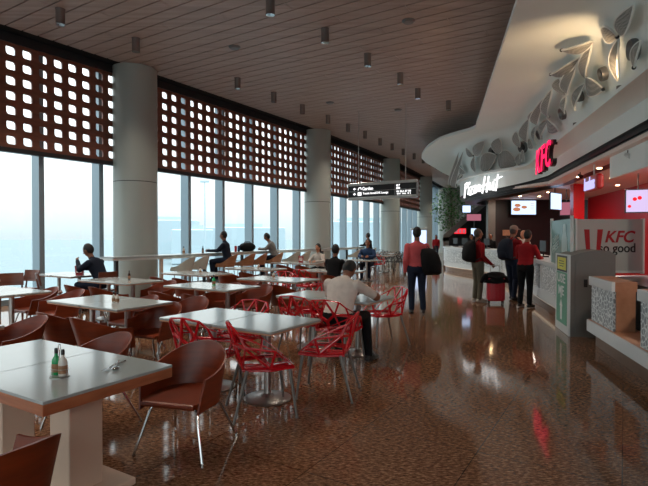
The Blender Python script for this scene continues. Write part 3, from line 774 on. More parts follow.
# local: x into the shop, y along the counter (away)
kw, kd, kh = .63, .9, 1.30
prof = [(0, .0), (kw, .0), (kw, 1.28)]+[(kw-kw*k/8, 1.24+.11*math.sin(PI*(.25+.7*(k/8)))) for k in range(1, 8)]+[(0, 1.26)]
m = MB()
vs = [(x, y, z) for y in (0, kd) for (x, z) in prof]; NP = len(prof)
fs = [tuple(range(NP)), tuple(range(2*NP-1, NP-1, -1))]+[(i, (i+1) % NP, NP+(i+1) % NP, NP+i) for i in range(NP)]
m.add(vs, fs); m.build('body', 'kiosk_grey', t)
m = MB(); m.box((kw/2+.02, -.006, .62), (kw-.1, .012, 1.1)); m.build('side_panel', 'kiosk_grey', t)
m = MB(); m.box((.21, -.016, .84), (.05, .012, .12)); m.build('latch', 'black', t)
m = MB(); m.box((-.012, kd/2, .64), (.024, kd, 1.27)); m.build('front_panel', 'kiosk_end', t)
m = MB(); m.box((-.027, kd/2, .56), (.008, kd*.74, .84)); m.build('green_panel', 'green_sign', t)
m = MB(); m.box((-.027, kd/2, 1.12), (.008, kd*.62, .2)); m.box((-.025, kd/2, 1.12), (.006, kd*.74, .26), mi=1); m.build('notice', ['yellow_sign', 'sign_black'], t)
for z, w in ((1.16, .3), (1.12, .34), (1.08, .26)):
    m = MB(); m.box((-.0325, kd/2, z), (.003, w, .012)); m.build('notice_line', 'sign_black', t)
for b, z, h in (('USE', .88, .15), ('ME', .68, .15)):
    text_mesh('lettering', b, 1, (-.034, kd/2, z), (0, -1, 0), (0, 0, 1), 'sign_white', t, .004, 0, .02, .52 if b == 'USE' else .36, h)
m = MB(); mm = Matrix(((0, 0, -1, -.032), (-1, 0, 0, kd/2), (0, 1, 0, 0), (0, 0, 0, 1)))
m.prism([(-.05, .2), (.05, .2), (.05, .42), (.09, .42), (0, .54), (-.09, .42), (-.05, .42)], 0, .004, M4=mm)
m.lathe([(0, 0), (.035, 0), (.035, .004), (0, .004)], (0, 0, 0), 12, M4=mm@Matrix.Translation((0, .585, 0))); m.build('arrow', 'sign_white', t)

# KFC light board and aqua panel on the counter
b0 = Vector((4.17, 8.15, 0)); b1 = Vector((5.32, 8.1, 0))
t = thing('brand_board', 'grey board with red KFC and so good lettering standing on the counter', 'sign board', (4.74, 8.12, .9), 0)
m = MB(); m.box((0, .03, .52), (1.1, .05, .86)); m.build('board', 'board', t)
m = MB(); m.box((0, .03, .075), (1.14, .09, .04)); m.box((-.56, .03, .5), (.03, .07, .92)); m.box((.56, .03, .5), (.03, .07, .92)); m.build('frame', 'kiosk_end', t)
m = MB(); mm = Matrix(((1, 0, 0, 0), (0, 0, 1, 0), (0, 1, 0, 0), (0, 0, 0, 1)))
m.prism([(-.43, .78), (-.12, .78), (-.17, .4), (-.39, .4)], -.006, .004, M4=mm); m.build('bucket_emblem', 'sign_red', t)
m = MB(); m.prism([(-.345, .785), (-.215, .785), (-.235, .395), (-.33, .395)], -.009, -.006, M4=mm); m.build('emblem_stripe', 'board', t)
text_mesh('lettering', 'KFC', 1, (.17, .0, .66), (1, 0, 0), (0, 0, 1), 'sign_red', t, .008, .25, .02, .5, .2)
text_mesh('lettering', 'so good', 1, (.12, .0, .45), (1, 0, 0), (0, 0, 1), 'sign_black', t, .008, 0, .008, .6, .2)
t = thing('glass_panel', 'aqua printed glass panel on the counter with a pale bottle picture', 'glass panel', SP(2.2, 8.15, 1.06), S_RZ)
m = MB(); m.box((0, .75, .4), (.02, 1.5, .8)); m.build('pane', 'aqua', t)
for yy in (0, 1.5):
    m = MB(); m.rbox((0, yy, .42), (.05, .04, .86), .008); m.build('post', 'kiosk_end', t)
m = MB(); mm = Matrix(((0, 0, -1, -.012), (-1, 0, 0, .45), (0, 1, 0, 0), (0, 0, 0, 1)))
m.prism([(-.18, .08), (.18, .08), (.2, .45), (.1, .58), (.07, .72), (-.07, .72), (-.1, .58), (-.2, .45)], 0, .003, M4=mm); m.build('bottle_print', 'aqua_print', t)
text_mesh('lettering', 'Celebrate', 1, (-.014, 1.1, .47), (0, -1, .28), (0, .28, 1), 'aqua_print', t, .003, 0, .01, .5, .12)
text_mesh('lettering', 'FREE!', 1, (-.014, 1.1, .31), (0, -1, .28), (0, .28, 1), 'aqua_print', t, .003, 0, .015, .5, .14)

# ------------------------------------------------------------------ shop interiors
SH = EYE+1.66
m = MB(); pts = [SP(3.45, -6.5), SP(3.45, 15.6), Vector((6.7, 17.3, 0)), Vector((6.05, 19.2, 0)), Vector((6.0, 20.6, 0)), Vector((6.9, 22.6, 0)), Vector((8.6, 23.7, 0)), Vector((12, 24.2, 0)), Vector((16, 24.2, 0)), SP(9.6, 20), SP(9.6, -6.5)]
m.prism([(p.x, p.y) for p in pts], SH, SH+.08); o = struct(m.build('ceiling_shop', 'shop_ceiling'))
wall('wall_shop', SP(6.6, -6), SP(6.6, 21.5), 3.6, 'red_wall')
m = MB(); m.box((5.2+3.0, 8.75, 1.75), (5.0, .12, 3.4)); 
wall('wall_pizza', (7.75, 22.55, 0), (12.2, 22.55, 0), 3.6, 'dark_wall')
m = MB(); m.box((7.55, 22.2, 1.7), (.32, .3, 3.4)); o = struct(m.build('pillar_white', 'kiosk_grey')); tag(o, 'narrow grey pillar between the two dark walls of the pizza shop', 'pillar')
m = MB(); m.box((7.78, 22.3, 1.9), (.1, .1, 2.2)); struct(m.build('trim_1', 'black'))
# stair flank with the diagonal grey stringer
m = MB(); mm = Matrix(((1, 0, 0, 0), (0, 0, 1, 26.0), (0, 1, 0, 0), (0, 0, 0, 1)))
m.prism([(6.55, 0), (9.5, 0), (9.5, 4.1), (8.6, 3.25), (6.55, 1.45)], 0, .3, M4=mm); struct(m.build('wall_stair', 'dark_wall'))
m = MB(); m.prism([(6.3, 1.3), (6.6, 1.3), (6.6, 1.5), (9.3, 3.85), (9.3, 4.15), (8.4, 3.4), (6.3, 1.62)], -.12, -.0, M4=mm); m.prism([(6.3, 0), (6.6, 0), (6.6, 1.5), (6.3, 1.5)], -.12, 0, M4=mm); o = struct(m.build('trim_2', 'kiosk_grey'))
# shop downlights
spots = [(3.9, 6.6), (3.9, 8.4), (3.9, 10.2), (3.9, 12.0), (3.9, 13.8), (4.9, 8.5), (4.9, 11), (4.9, 14), (5.8, 10), (5.8, 13), (5.8, 16)]
for k, (a, y) in enumerate(spots):
    p = SP(a, y, SH-.012)
    m = MB(); m.lathe([(0, 0), (.05, 0), (.055, .01), (.055, .012)], n=12); o = m.build('recessed_spot', 'spot'); o.location = p
    tag(o, 'small warm recessed spotlight in the ceiling over the red KFC shop', 'spotlight', 'recessed spotlights of the red shop')
for k, (x, y) in enumerate([(6.9, 20.2), (7.3, 19.4), (7.2, 21), (8.2, 20.5), (9.0, 20.5), (8.5, 18.6), (9.6, 18.6), (7.4, 18.0)]):
    m = MB(); m.lathe([(0, 0), (.05, 0), (.055, .01), (.055, .012)], n=12); o = m.build('recessed_spot', 'spot'); o.location = (x, y, SH-.012)
    tag(o, 'small warm recessed spotlight in the ceiling over the pizza counter', 'spotlight', 'recessed spotlights of the pizza shop')
for (x, y, e) in ((8.3, 19.8, 30), (SP(4.9, 9).x, 9, 32), (SP(4.9, 13.5).x, 13.5, 32), (SP(4.9, 4).x, 4, 30)):
    l = bpy.data.lights.new('shop_downlight', 'AREA'); l.shape = 'DISK'; l.size = .5; l.energy = e; l.color = (1, .87, .74)
    lo = bpy.data.objects.new('shop_downlight', l); C.objects.link(lo); lo.location = (x, y, SH-.05)
def screen(label, c, w, h, rz, m_screen, name='menu_screen', extra=None):
    t = thing(name, label, 'screen', c, rz)
    b = MB(); b.rbox((0, .03, 0), (w+.06, .05, h+.06), .008); b.build('housing', 'black_plastic', t)
    b = MB(); b.box((0, .002, 0), (w, .006, h)); b.build('display', m_screen, t)
    b = MB(); b.tube([(0, .05, h/2), (0, .05, SH-c[2] if SH-c[2] > h/2+.02 else h/2+.03)], .02, 6); b.build('bracket', 'cone', t)
    if extra: extra(t)
    return t
def pizzas(t):
    for (x, z, r) in ((-.28, .1, .14), (-.32, -.08, .17), (.02, .02, .13)):
        b = MB(); b.lathe([(0, 0), (r, 0), (r, .004), (0, .004)], (0, 0, 0), 16, M4=Matrix.Translation((x, -.004, z))@Matrix.Scale(.55, 4, (0, 0, 1))@Matrix.Rotation(R(90), 4, 'X')); b.build('pizza_picture', 'tv_food', t)
    for z in (.18, .1, .02, -.06):
        b = MB(); b.box((.38, -.004, z), (.16, .004, .02)); b.build('menu_line', 'tv_food', t)
screen('wide bright menu screen with pizza pictures on the dark wall', (9.0, 22.1, EYE+1.28), 1.1, .62, 0, 'tv', extra=pizzas)
screen('small pink and blue promotional screen above the curved counter', (7.9, 25.84, EYE+.98), .75, .34, 0, 'tv_pink')
screen('small white lit panel beside the diagonal stair edge', (7.5, 25.8, EYE+1.42), .42, .36, 0, 'tv')
t = screen('small red lit menu panel low on the dark stair wall', (7.2, 25.92, EYE+.26), .62, .28, 0, 'tv_red')
for x in (-.2, 0, .2):
    b = MB(); b.box((x, -.004, 0), (.13, .004, .2)); b.build('menu_tile', 'tv_pink', t)
screen('small white and dark poster beside the red menu panel', (7.95, 25.92, EYE+.2), .34, .4, 0, 'tv')
screen('blue-white menu screen beside the red shop wall', (8.05, 17, EYE+1.2), .85, .55, R(42), 'tv')
screen('lavender menu screen on the red wall at the right edge', (8.33, 13, EYE+.93), .55, .58, R(-25), 'tv_lav', extra=lambda t: [ (lambda b: (b.ell((x, -.004, z), (r, .006, r)), b.build('food_picture', 'tv_red', t)))(MB()) for (x, z, r) in ((-.08, .05, .05), (.03, .08, .05), (-.2, -.14, .04)) ])
screen('pale pink poster screen on the red wall beside the menu screen', (8.6, 17.4, EYE+.97), .4, .45, R(-30), 'tv_pink')
m = MB(); m.box((0, 0, 0), (.34, .02, .26)); o = m.build('notice_plate', 'niche'); o.location = (8.35, 22.44, EYE+.15); tag(o, 'small tan notice on the dark wall below the menu screen', 'notice')
# red upright and hanging white panel
m = MB(); shopbox(m, 4.25, 4.6, 15.6, 16.0, 0, SH); o = m.build('red_pillar', 'red_wall'); tag(o, 'bright red square pillar inside the KFC shop', 'pillar'); o['kind'] = 'structure'
m = MB(); shopbox(m, 3.6, 3.66, 8.45, 10.4, EYE+1.21, SH-.0); o = m.build('bulkhead_panel', 'canopy'); tag(o, 'white hanging bulkhead panel at the upper right inside the shop', 'panel'); o['kind'] = 'structure'
m = MB(); shopbox(m, 3.35, 3.5, 7.6, 7.75, 0, 3.4); o = struct(m.build('trim_3', 'black'))
t = thing('hanging_sign', 'round-ended red hanging sign with glowing lavender krushers lettering', 'sign', SP(3.55, 11.3, EYE+1.22))
m = MB(); m.rbox((0, 0, 0), (.95, .16, .34), .07, S_RZ+R(90)); 
xd2 = -SVEC; m.v = [(v[0], v[1], v[2]) for v in m.v]; m.build('box', 'red_wall', t)
text_mesh('lettering', 'krushers', 1, SOUT*.09+xd2*(-.05), xd2, up, 'neon_lav', t, .02, .15, .012, .78, .3)
m = MB(); m.tube([(0, 0, .14), (0, 0, SH-EYE-1.22)], .012, 6); m.build('hanger', 'steel', t)
# black spot cameras below the fascia
for k, (a, y) in enumerate([(3.6, 8.3), (3.6, 9.4), (3.6, 12.6)]):
    t = thing('track_spot', ['black track spotlight under the fascia at the right', 'white-tipped track spotlight under the fascia', 'small track spotlight under the fascia behind the red letters'][k], 'spotlight', SP(a, y, SH-.02))
    m = MB(); m.tube([(0, 0, 0), (0, 0, -.08)], .012, 6); m.build('stem', 'black', t)
    m = MB(); m.tube([(0, .06, -.07), (-.02, -.1, -.13)], [.04, .05], 10); m.build('can', 'black' if k != 1 else 'white', t)
# things on the counters
def pos_terminal(p, rz, lab):
    t = thing('till_screen', lab, 'till', p, rz)
    m = MB(); m.rbox((0, 0, .02), (.2, .2, .04), .02); m.build('base', 'black', t)
    m = MB(); m.tube([(0, 0, .04), (0, .02, .16)], .02, 8); m.build('stem', 'black', t)
    m = MB(); m.rbox((0, 0, .27), (.34, .03, .26), .01); m.build('monitor', 'black_plastic', t)
pos_terminal(SP(2.5, 11.8, 1.06), R(-90), 'black till screen on the KFC counter beside the aqua panel')
pos_terminal((6.1, 21.2, 1.07), R(-60), 'black till screen on the curved pizza counter left of the waiting man')
pos_terminal((6.15, 22.9, 1.07), R(-70), 'black till screen at the rounded end of the pizza counter')
pos_terminal((6.45, 19.4, 1.07), R(-70), 'black till screen behind the man with the cap on the pizza counter')

# ------------------------------------------------------------------ green tree and lit totem far away
t = thing('indoor_tree', 'bushy green indoor tree growing beside the pizza shop', 'plant', (7.1, 27.2, 0))
m = MB(); m.lathe([(.3, 0), (.36, .5), (.33, .5), (.3, .42), (0, .42)], n=20); m.build('planter', 'white', t, True)
m = MB(); m.tube([(0, 0, .4), (.05, 0, 1.6), (-.05, .05, 2.6), (.02, 0, 3.8)], [.07, .06, .05, .02])
for k in range(14):
    a = k*2.4; z = 2.0+k*.14; m.tube([(0, 0, z), (.5*math.cos(a), .5*math.sin(a), z+.3), (.85*math.cos(a), .85*math.sin(a), z+.35)], [.025, .015, .006], 5)
m.build('trunk', 'bark', t, True)
m = MB()
rg = np.random.RandomState(3)
for k in range(1500):
    while True:
        p = rg.uniform(-1, 1, 3)
        if .25 < np.linalg.norm(p) < 1: break
    c = Vector((p[0]*1.15, p[1]*1.1, 3.1+p[2]*1.35)); a = rg.uniform(0, 6.28); tl = rg.uniform(-.9, .3); s_ = rg.uniform(.09, .16)
    d = Vector((math.cos(a)*math.cos(tl), math.sin(a)*math.cos(tl), math.sin(tl))); sd = d.cross(up).normalized()*s_*.42
    m.add([c, c+d*s_*.5+sd, c+d*s_*1.2, c+d*s_*.5-sd], [(0, 1, 2, 3)])
m.build('foliage', 'leaf', t)
t = thing('info_totem', 'tall pale blue lit information totem far behind the walking man', 'totem', (6.3, 32.5, 0), R(-8))
m = MB(); m.rbox((0, 0, 1.05), (1.1, .14, 2.1), .04); m.build('housing', 'frame_alu', t)
m = MB(); m.box((0, -.075, 1.15), (.96, .01, 1.6)); m.build('display', 'tv', t)

# ------------------------------------------------------------------ furniture prototypes
SKIRT = .085
def tub_shell(hw_b, hw_t, seat_z, back_top, arm_top, th=.014):
    """wrap-round moulded back: open at +y"""
    N, K = 30, 8
    def P(s, t, inset):
        # s in -1..1 around, t in 0..1 upward
        Rr = hw_b+(hw_t-hw_b)*t-inset
        Ls = .5*PI*Rr; fwd = .2
        q = abs(s)
        arc = .72
        if q < arc:
            a = q/arc*PI/2; x = Rr*math.sin(a); y = -Rr*math.cos(a)*(.92+.12*t)
        else:
            x = Rr-.01*(q-arc)/(1-arc); y = (q-arc)/(1-arc)*(fwd+.05*(1-t))
        topz = arm_top+(back_top-arm_top)*(.5+.5*math.cos(min(1, q/.92)*PI))**.8
        z = seat_z-SKIRT+(topz-seat_z+SKIRT)*t
        return Vector((math.copysign(x, s), y-.01-.06*t*(1-q), z))
    vs = []; W = N+1
    for side in (0, 1):
        for k in range(K+1):
            for i in range(W): vs.append(P(-1+2*i/N, k/K, th*side))
    o = W*(K+1); fs = []
    for k in range(K):
        for i in range(N):
            a = k*W+i
            fs.append((a, a+1, a+W+1, a+W)); fs.append((o+a, o+a+W, o+a+W+1, o+a+1))
    for i in range(N):
        fs.append((i, o+i, o+i+1, i+1)); b = K*W+i; fs.append((b, b+1, o+b+1, o+b))
    for k in range(K):
        a = k*W; fs.append((a, a+W, o+a+W, o+a)); b = k*W+N; fs.append((b, o+b, o+b+W, b+W))
    m = MB(); m.add(vs, fs); return m
def seat_pad(hw, z, front=.24, th=.03):
    poly = []
    for k in range(17):
        a = PI+PI*k/16; poly.append((hw*math.cos(a), hw*math.sin(a)*.94-.01))
    poly += [(hw*.98, front-.06), (hw*.85, front), (-hw*.85, front), (-hw*.98, front-.06)]
    m = MB(); m.prism(poly, z-th, z); 
    # rolled front edge
    m.tube([(-hw*.85, front, z-th/2-.006), (hw*.85, front, z-th/2-.006)], .021, 8)
    return m
def make_tub(name, label, cat, matname, seat=.42, legs='splay', h=0):
    t = thing(name, label, cat)
    tub_shell(.245 if legs == 'splay' else .22, .278 if legs == 'splay' else .25, seat, seat+(.305 if legs == 'splay' else .28), seat+(.15 if legs == 'splay' else .02)).build('backrest', matname, t, True)
    seat_pad(.24 if legs == 'splay' else .215, seat-.015).build('seat', matname, t, True)
    if legs == 'splay':
        for sx in (-1, 1):
            for sy in (-1, 1):
                m = MB(); y0 = .15 if sy > 0 else -.13
                m.tube([(sx*.07, y0*.4, seat-.05), (sx*.16, y0, seat-.055), (sx*.185, y0*1.15, seat-.1), (sx*.27, .25 if sy > 0 else -.29, .012)], .0105, 8)
                m.lathe([(.013, 0), (.013, .012)], (sx*.27, .25 if sy > 0 else -.29, 0), 8)
                m.build('leg', 'chrome', t, True)
        m = MB(); m.rbox((0, 0, seat-.05), (.22, .2, .02), .02); m.build('mount_plate', 'steel_dark', t)
    else:
        for sx in (-1, 1):
            m = MB(); m.tube([(sx*.15, .14, seat-.05), (sx*.17, .17, .3), (sx*.21, .21, .012)], .011, 8); m.build('leg', 'chrome', t, True)
            m = MB(); m.tube([(sx*.15, -.14, seat-.05), (sx*.17, -.17, .3), (sx*.21, -.21, .012)], .011, 8); m.build('leg', 'chrome', t, True)
        m = MB(); m.tube([(-.182, .185, .27), (.182, .185, .27), (.182, -.185, .27), (-.182, -.185, .27)], .009, 6, closed=True); m.build('footrest', 'chrome', t, True)
        m = MB(); m.rbox((0, 0, seat-.055), (.34, .3, .02), .02); m.build('mount_plate', 'steel_dark', t)
    return t
def make_red_chair(name, label, matname, legmat):
    t = thing(name, label, 'chair')
    V = dict(F1=(-.22, .24, .445), F0=(.02, .26, .435), F2=(.22, .24, .445), M1=(-.26, .02, .44), M0=(.02, .03, .42), M2=(.26, .02, .44), K1=(-.19, -.21, .44), K0=(0, -.2, .43), K2=(.19, -.21, .44),
             S1=(-.27, -.2, .63), S2=(.27, -.2, .63), T1=(-.19, -.3, .8), T0=(.0, -.33, .82), T2=(.19, -.3, .8), B1=(-.09, -.26, .6), B2=(.11, -.27, .64), A1=(-.295, .06, .6), A2=(.295, .06, .6), Q1=(-.26, -.25, .74), Q2=(.26, -.25, .74), B3=(.0, -.25, .55))
    keys = list(V); ix = {k: i for i, k in enumerate(keys)}
    def shell(faces, inset, th):
        bm = bmesh.new(); vv = [bm.verts.new(V[k]) for k in keys]
        ff = [bm.faces.new([vv[ix[k]] for k in f]) for f in faces]
        bm.normal_update()
        r = bmesh.ops.inset_individual(bm, faces=ff, thickness=inset, depth=0)
        bmesh.ops.delete(bm, geom=ff, context='FACES_ONLY')
        loose = [v for v in bm.verts if not v.link_faces]; bmesh.ops.delete(bm, geom=loose, context='VERTS')
        bmesh.ops.recalc_face_normals(bm, faces=bm.faces)
        bmesh.ops.solidify(bm, geom=list(bm.faces), thickness=th)
        me = bpy.data.meshes.new('shell'); bm.to_mesh(me); bm.free(); me.materials.append(M[matname]); return me
    def ob(nm, me):
        o = bpy.data.objects.new(nm, me); C.objects.link(o); o.parent = t
        md = o.modifiers.new('bevel', 'BEVEL'); md.width = .004; md.segments = 1
        return o
    ob('backrest', shell([('K1', 'K0', 'B3', 'B1'), ('K0', 'K2', 'B2', 'B3'), ('B3', 'B2', 'T0', 'B1'), ('K1', 'B1', 'S1'), ('S1', 'B1', 'T1', 'Q1'), ('B1', 'T0', 'T1'), ('B2', 'T2', 'T0'), ('K2', 'S2', 'B2'), ('B2', 'S2', 'Q2', 'T2'),
        ('M1', 'K1', 'S1'), ('M1', 'S1', 'A1'), ('M1', 'A1', 'F1'), ('S1', 'Q1', 'A1'), ('K2', 'M2', 'S2'), ('M2', 'A2', 'S2'), ('M2', 'F2', 'A2'), ('S2', 'A2', 'Q2')], .02, .02))
    ob('seat', shell([('F1', 'F0', 'M0', 'M1'), ('F0', 'F2', 'M2', 'M0'), ('M1', 'M0', 'K0', 'K1'), ('M0', 'M2', 'K2', 'K0')], .055, .022))
    for sx in (-1, 1):
        for sy in (-1, 1):
            m = MB(); y0 = .2 if sy > 0 else -.17; y1 = .25 if sy > 0 else -.29
            m.tube([(sx*.2, y0, .43), (sx*.25, y1, .01)], [.016, .011], 8); m.lathe([(.014, 0), (.014, .012)], (sx*.25, y1, 0), 8)
            m.build('leg', legmat, t, True)
    return t
TW, TD = .715, .80
def make_table():
    t = thing('dining_table', 'x', 'table')
    m = MB(); m.rbox((0, 0, .735), (TW, TD, .026), .012); m.build('tabletop', 'tabletop', t)
    m = MB(); m.rbox((0, 0, .716), (TW-.004, TD-.004, .014), .012); m.build('edge_band', 'table_edge', t)
    m = MB(); m.tube([(0, 0, .03), (0, 0, .7)], .036, 16); m.build('pole', 'steel', t, True)
    m = MB(); m.lathe([(.0, .0), (.225, 0), (.23, .012), (.2, .022), (.07, .034), (.045, .06), (.036, .06)], n=32); m.build('base', 'steel', t, True)
    m = MB(); m.box((0, 0, .7), (.3, .3, .012)); m.build('mount_plate', 'steel_dark', t)
    return t
def make_cafe_chair():
    t = thing('cafe_chair', 'x', 'chair')
    m = MB(); m.rbox((0, 0, .45), (.42, .42, .03), .04); m.build('seat', 'walnut', t)
    m = MB(); N = 10; vs = []
    for s_ in (0, .018):
        for z, yy in ((.6, -.2), (.7, -.22), (.84, -.25)):
            for k in range(N+1):
                a = -1+2*k/N; vs.append((a*.21, yy+.05*a*a-s_, z))
    W = N+1; o = 3*W; fs = []
    for r in range(2):
        for k in range(N): a = r*W+k; fs += [(a, a+1, a+W+1, a+W), (o+a, o+a+W, o+a+W+1, o+a+1)]
    for k in range(N): fs += [(k, o+k, o+k+1, k+1), (2*W+k, 2*W+k+1, o+2*W+k+1, o+2*W+k)]
    for r in range(2): fs += [(r*W, (r+1)*W, o+(r+1)*W, o+r*W), (r*W+N, o+r*W+N, o+(r+1)*W+N, (r+1)*W+N)]
    m.add(vs, fs); m.build('backrest', 'walnut', t, True)
    for sx in (-1, 1):
        m = MB(); m.tube([(sx*.18, .17, .44), (sx*.19, .19, 0)], [.019, .013], 8); m.build('leg', 'walnut', t, True)
        m = MB(); m.tube([(sx*.18, -.24, .74), (sx*.18, -.19, .46), (sx*.19, -.23, 0)], [.013, .019, .013], 8); m.build('leg', 'walnut', t, True)
    return t

# ------------------------------------------------------------------ tables
tab = Placer(make_table())
PAIR = [
 ((-2.71, 6.18), 'with two pale shakers', 'white table under the two pale shakers, left half, behind two tub chair backs', 'white table just right of the two pale shakers, its right half'),
 ((-3.8, 9.14), '', 'white table behind the shakers table, left half, in front of the man in dark clothes', 'white table behind the shakers table, right half, with a dark sauce bottle nearby'),
 ((-4.89, 7.37), '', 'white table at the left edge of the photo, cut by the frame', 'white table at the far left, its right tip beside a tub chair'),
 ((-2.84, 10.9), '', 'white table below the pale bar stools, left half', 'white table below the pale bar stools, right half towards the man in navy'),
 ((-1.86, 8.1), '', 'white table with the green bottle, left half', 'white table right of the green bottle, bright with window glare'),
 ((-.85, 4.9), '', 'white table of the front red-chair pair, left square', 'white table of the front red-chair pair, right square on the big round steel base'),
 ((-.88, 9.46), '', 'white table in mid room with a small shaker, left half', 'white table in mid room, right half beside a tub chair'),
 ((-.84, 15.2), '', 'far white table in front of the printed-blouse woman, left half with red box', 'far white table where the woman in the printed blouse sits'),
 ((.2, 11.7), '', 'white table behind the white-shirted man, left half', 'white table behind the white-shirted man, right half by the man in black'),
 ((.15, 6.73), '', 'white table left of the man in the white shirt, with red chairs', 'white table the man in the white shirt leans on'),
 ((-1.75, 12.5), '', 'white table below the empty tan bar stools, left half', 'white table below the empty tan bar stools, right half'),
 ((1.15, 17.0), '', 'far white table with the man in the blue shirt, left half', 'far white table with the man in the blue shirt, right half'),
]
PAIRC = []
for (c, _, la, lb) in PAIR:
    c = Vector((c[0], c[1], 0)); PAIRC.append(c)
    for sgn, lab in ((-1, la), (1, lb)): tab(c+VAX*sgn*.36, 0, lab, 'square white dining tables').rotation_euler = (0, 0, TAB_RZ)
for (c, lab) in (((-5.83, 10.77), 'white window-side table at the left of the red carton'), ((-5.2, 10.4), 'white window-side table with the red carton, where the man in dark clothes leans'), ((-6.6, 9.07), 'white window-side table at the far left edge'), ((-3.45, 4.35), 'white table tip at the left edge behind the front wooden table'), ((2.55, 20.9), 'far white table beside the small red chair'), ((3.2, 23.3), 'far white table among the black chairs, right'), ((2.1, 23.2), 'far white table among the black chairs, left'), ((3.3, 26), 'farthest white table among the black chairs')):
    tab((c[0], c[1], 0), 0, lab, 'square white dining tables').rotation_euler = (0, 0, TAB_RZ)
# front wooden tables with block pedestals
FR = math.atan2(-.515, .857)
def make_front():
    t = thing('wooden_table', 'x', 'table')
    m = MB(); m.rbox((0, 0, .732), (.758, .83, .018), .004); m.build('tabletop', 'tabletop', t)
    m = MB(); m.rbox((0, 0, .693), (.756, .828, .06), .004); m.build('apron_edge', 'wood_edge', t)
    m = MB(); m.rbox((0, 0, .355), (.2, .22, .62), .01); m.build('pedestal', 'leg_block', t)
    m = MB(); m.rbox((0, 0, .0225), (.46, .5, .045), .01); m.build('foot_plate', 'leg_block', t)
    return t
fro = Placer(make_front())
fx, fy = Vector((.857, -.515, 0)), Vector((.515, .857, 0))
fc = Vector((-1.515, 2.985, 0))
fro(fc, 0, 'front grey-topped table with thick brown edge, holding the fork and spoon').rotation_euler = (0, 0, FR)
fro(fc-fx*.762, 0, 'second brown-edged table joined to the front one, cut by the left frame').rotation_euler = (0, 0, FR)

# ------------------------------------------------------------------ chairs
tub = Placer(make_tub('tub_chair', 'x', 'chair', 'ply'))
TUBS = [
 ((-1.5, 2.14), -62, 'brown tub chair at the bottom left corner, cropped, in front of the front table'),
 ((-1.03, 3.64), 195, 'large brown tub chair by the front table\'s right end, arm towards the camera'),
 ((-1.93, 4.02), 212, 'brown tub chair behind the front table, only its curved back showing'),
 ((-3.17, 4.93), 212, 'brown tub chair at the left edge behind the wooden table, inside of its back showing'),
 ((-2.98, 5.72), 35, 'brown tub chair left of two seen from behind at the table with pale shakers'),
 ((-2.42, 5.36), 35, 'brown tub chair right of two seen from behind at the table with pale shakers'),
 ((-2.06, 5.98), 202, 'brown tub chair at the right end of the shakers table with a bright orange arm'),
 ((-2.62, 6.75), 212, 'brown tub chair on the far side of the shakers table, mostly hidden'),
 ((-4.05, 7.52), 212, 'brown tub chair at the right tip of the far left table'),
 ((-4.66, 7.9), 212, 'brown tub chair hidden behind the far left table'),
 ((-4.3, 8.8), 35, 'tan-lit tub chair back in front of the man in dark clothes'),
 ((-3.7, 8.44), 35, 'brown tub chair at the table behind the shakers, second from the left'),
 ((-3.08, 9.12), 208, 'brown tub chair at the right end of the table behind the shakers'),
 ((-3.42, 10.53), 32, 'brown tub chair below the pale bar stools, left of two'),
 ((-2.83, 10.18), 32, 'brown tub chair below the pale bar stools, right of two'),
 ((-2.32, 12.12), 32, 'brown tub chair below the man in navy'),
 ((-1.74, 11.78), 32, 'brown tub chair below the empty tan bar stools'),
 ((-1.86, 6.58), 200, 'brown tub chair between the shakers table and the front red-chair tables'),
 ((-2.47, 7.82), 32, 'brown tub chair at the near side of the green bottle table, left'),
 ((-1.86, 7.46), 32, 'brown tub chair at the near side of the green bottle table, right'),
 ((-1.77, 8.63), 212, 'brown tub chair on the far side of the green bottle table, rim shining white'),
 ((-1.18, 8.34), 212, 'brown tub chair at the right end of the green bottle table, rim shining white'),
 ((-.69, 8.79), 32, 'brown tub chair at the near side of the mid-room table, right'),
 ((-1.37, 9.2), 32, 'brown tub chair at the near side of the mid-room table, left'),
 ((-1.6, 10.12), 212, 'brown tub chair on the far side of the mid-room table'),
 ((-.55, 14.4), 32, 'brown tub chair at the near side of the printed-blouse woman\'s table'),
 ((-1.14, 14.75), 32, 'brown tub chair at the near side of the red box table'),
]
for (c, az, lab) in TUBS: tub((c[0], c[1], 0), az, lab, 'brown tub chairs')
red = Placer(make_red_chair('geometric_chair', 'x', 'red_plastic', 'leg_grey'))
REDS = [
 ((-1.13, 4.74), 32, 'red open-lattice chair behind the big tub chair, seen from the back'),
 ((-.55, 4.37), 72, 'red open-lattice chair in front of the round steel table base, seat turned right'),
 ((.03, 4.88), -78, 'red open-lattice chair at the right end of the front white tables, seat turned left'),
 ((-.98, 5.55), 212, 'red open-lattice chair on the far side of the front white tables'),
 ((-.25, 6.42), 32, 'red open-lattice chair left of the man in the white shirt'),
 ((.17, 6.02), 32, 'red open-lattice chair the man in the white shirt sits on'),
 ((.87, 7.16), 248, 'red open-lattice chair standing free at the right end of the white shirt man\'s table'),
 ((-.22, 7.5), 212, 'red chair back left of the white-shirted man, across his table'),
 ((-.36, 11.25), 40, 'red open-lattice chair behind the white shirt man\'s table, far left'),
 ((-1.0, 10.25), 212, 'red chair back showing over the mid-room table'),
 ((2.2, 19.9), 20, 'small red open-lattice chair far back right of the man in blue'),
]
for (c, az, lab) in REDS: red((c[0], c[1], 0), az, lab, 'red lattice chairs')
blk = Placer(make_red_chair('geometric_chair', 'x', 'black_plastic', 'black'))
BLK = [((2.75, 21.8), 30), ((3.25, 21.6), 200), ((3.55, 22.5), 250), ((2.87, 23.95), 210), ((3.85, 24.0), 40), ((3.35, 25.2), 30), ((2.5, 24.7), 60), ((2.16, 24.05), 220), ((3.0, 27.0), 200), ((2.25, 22.4), 20)]
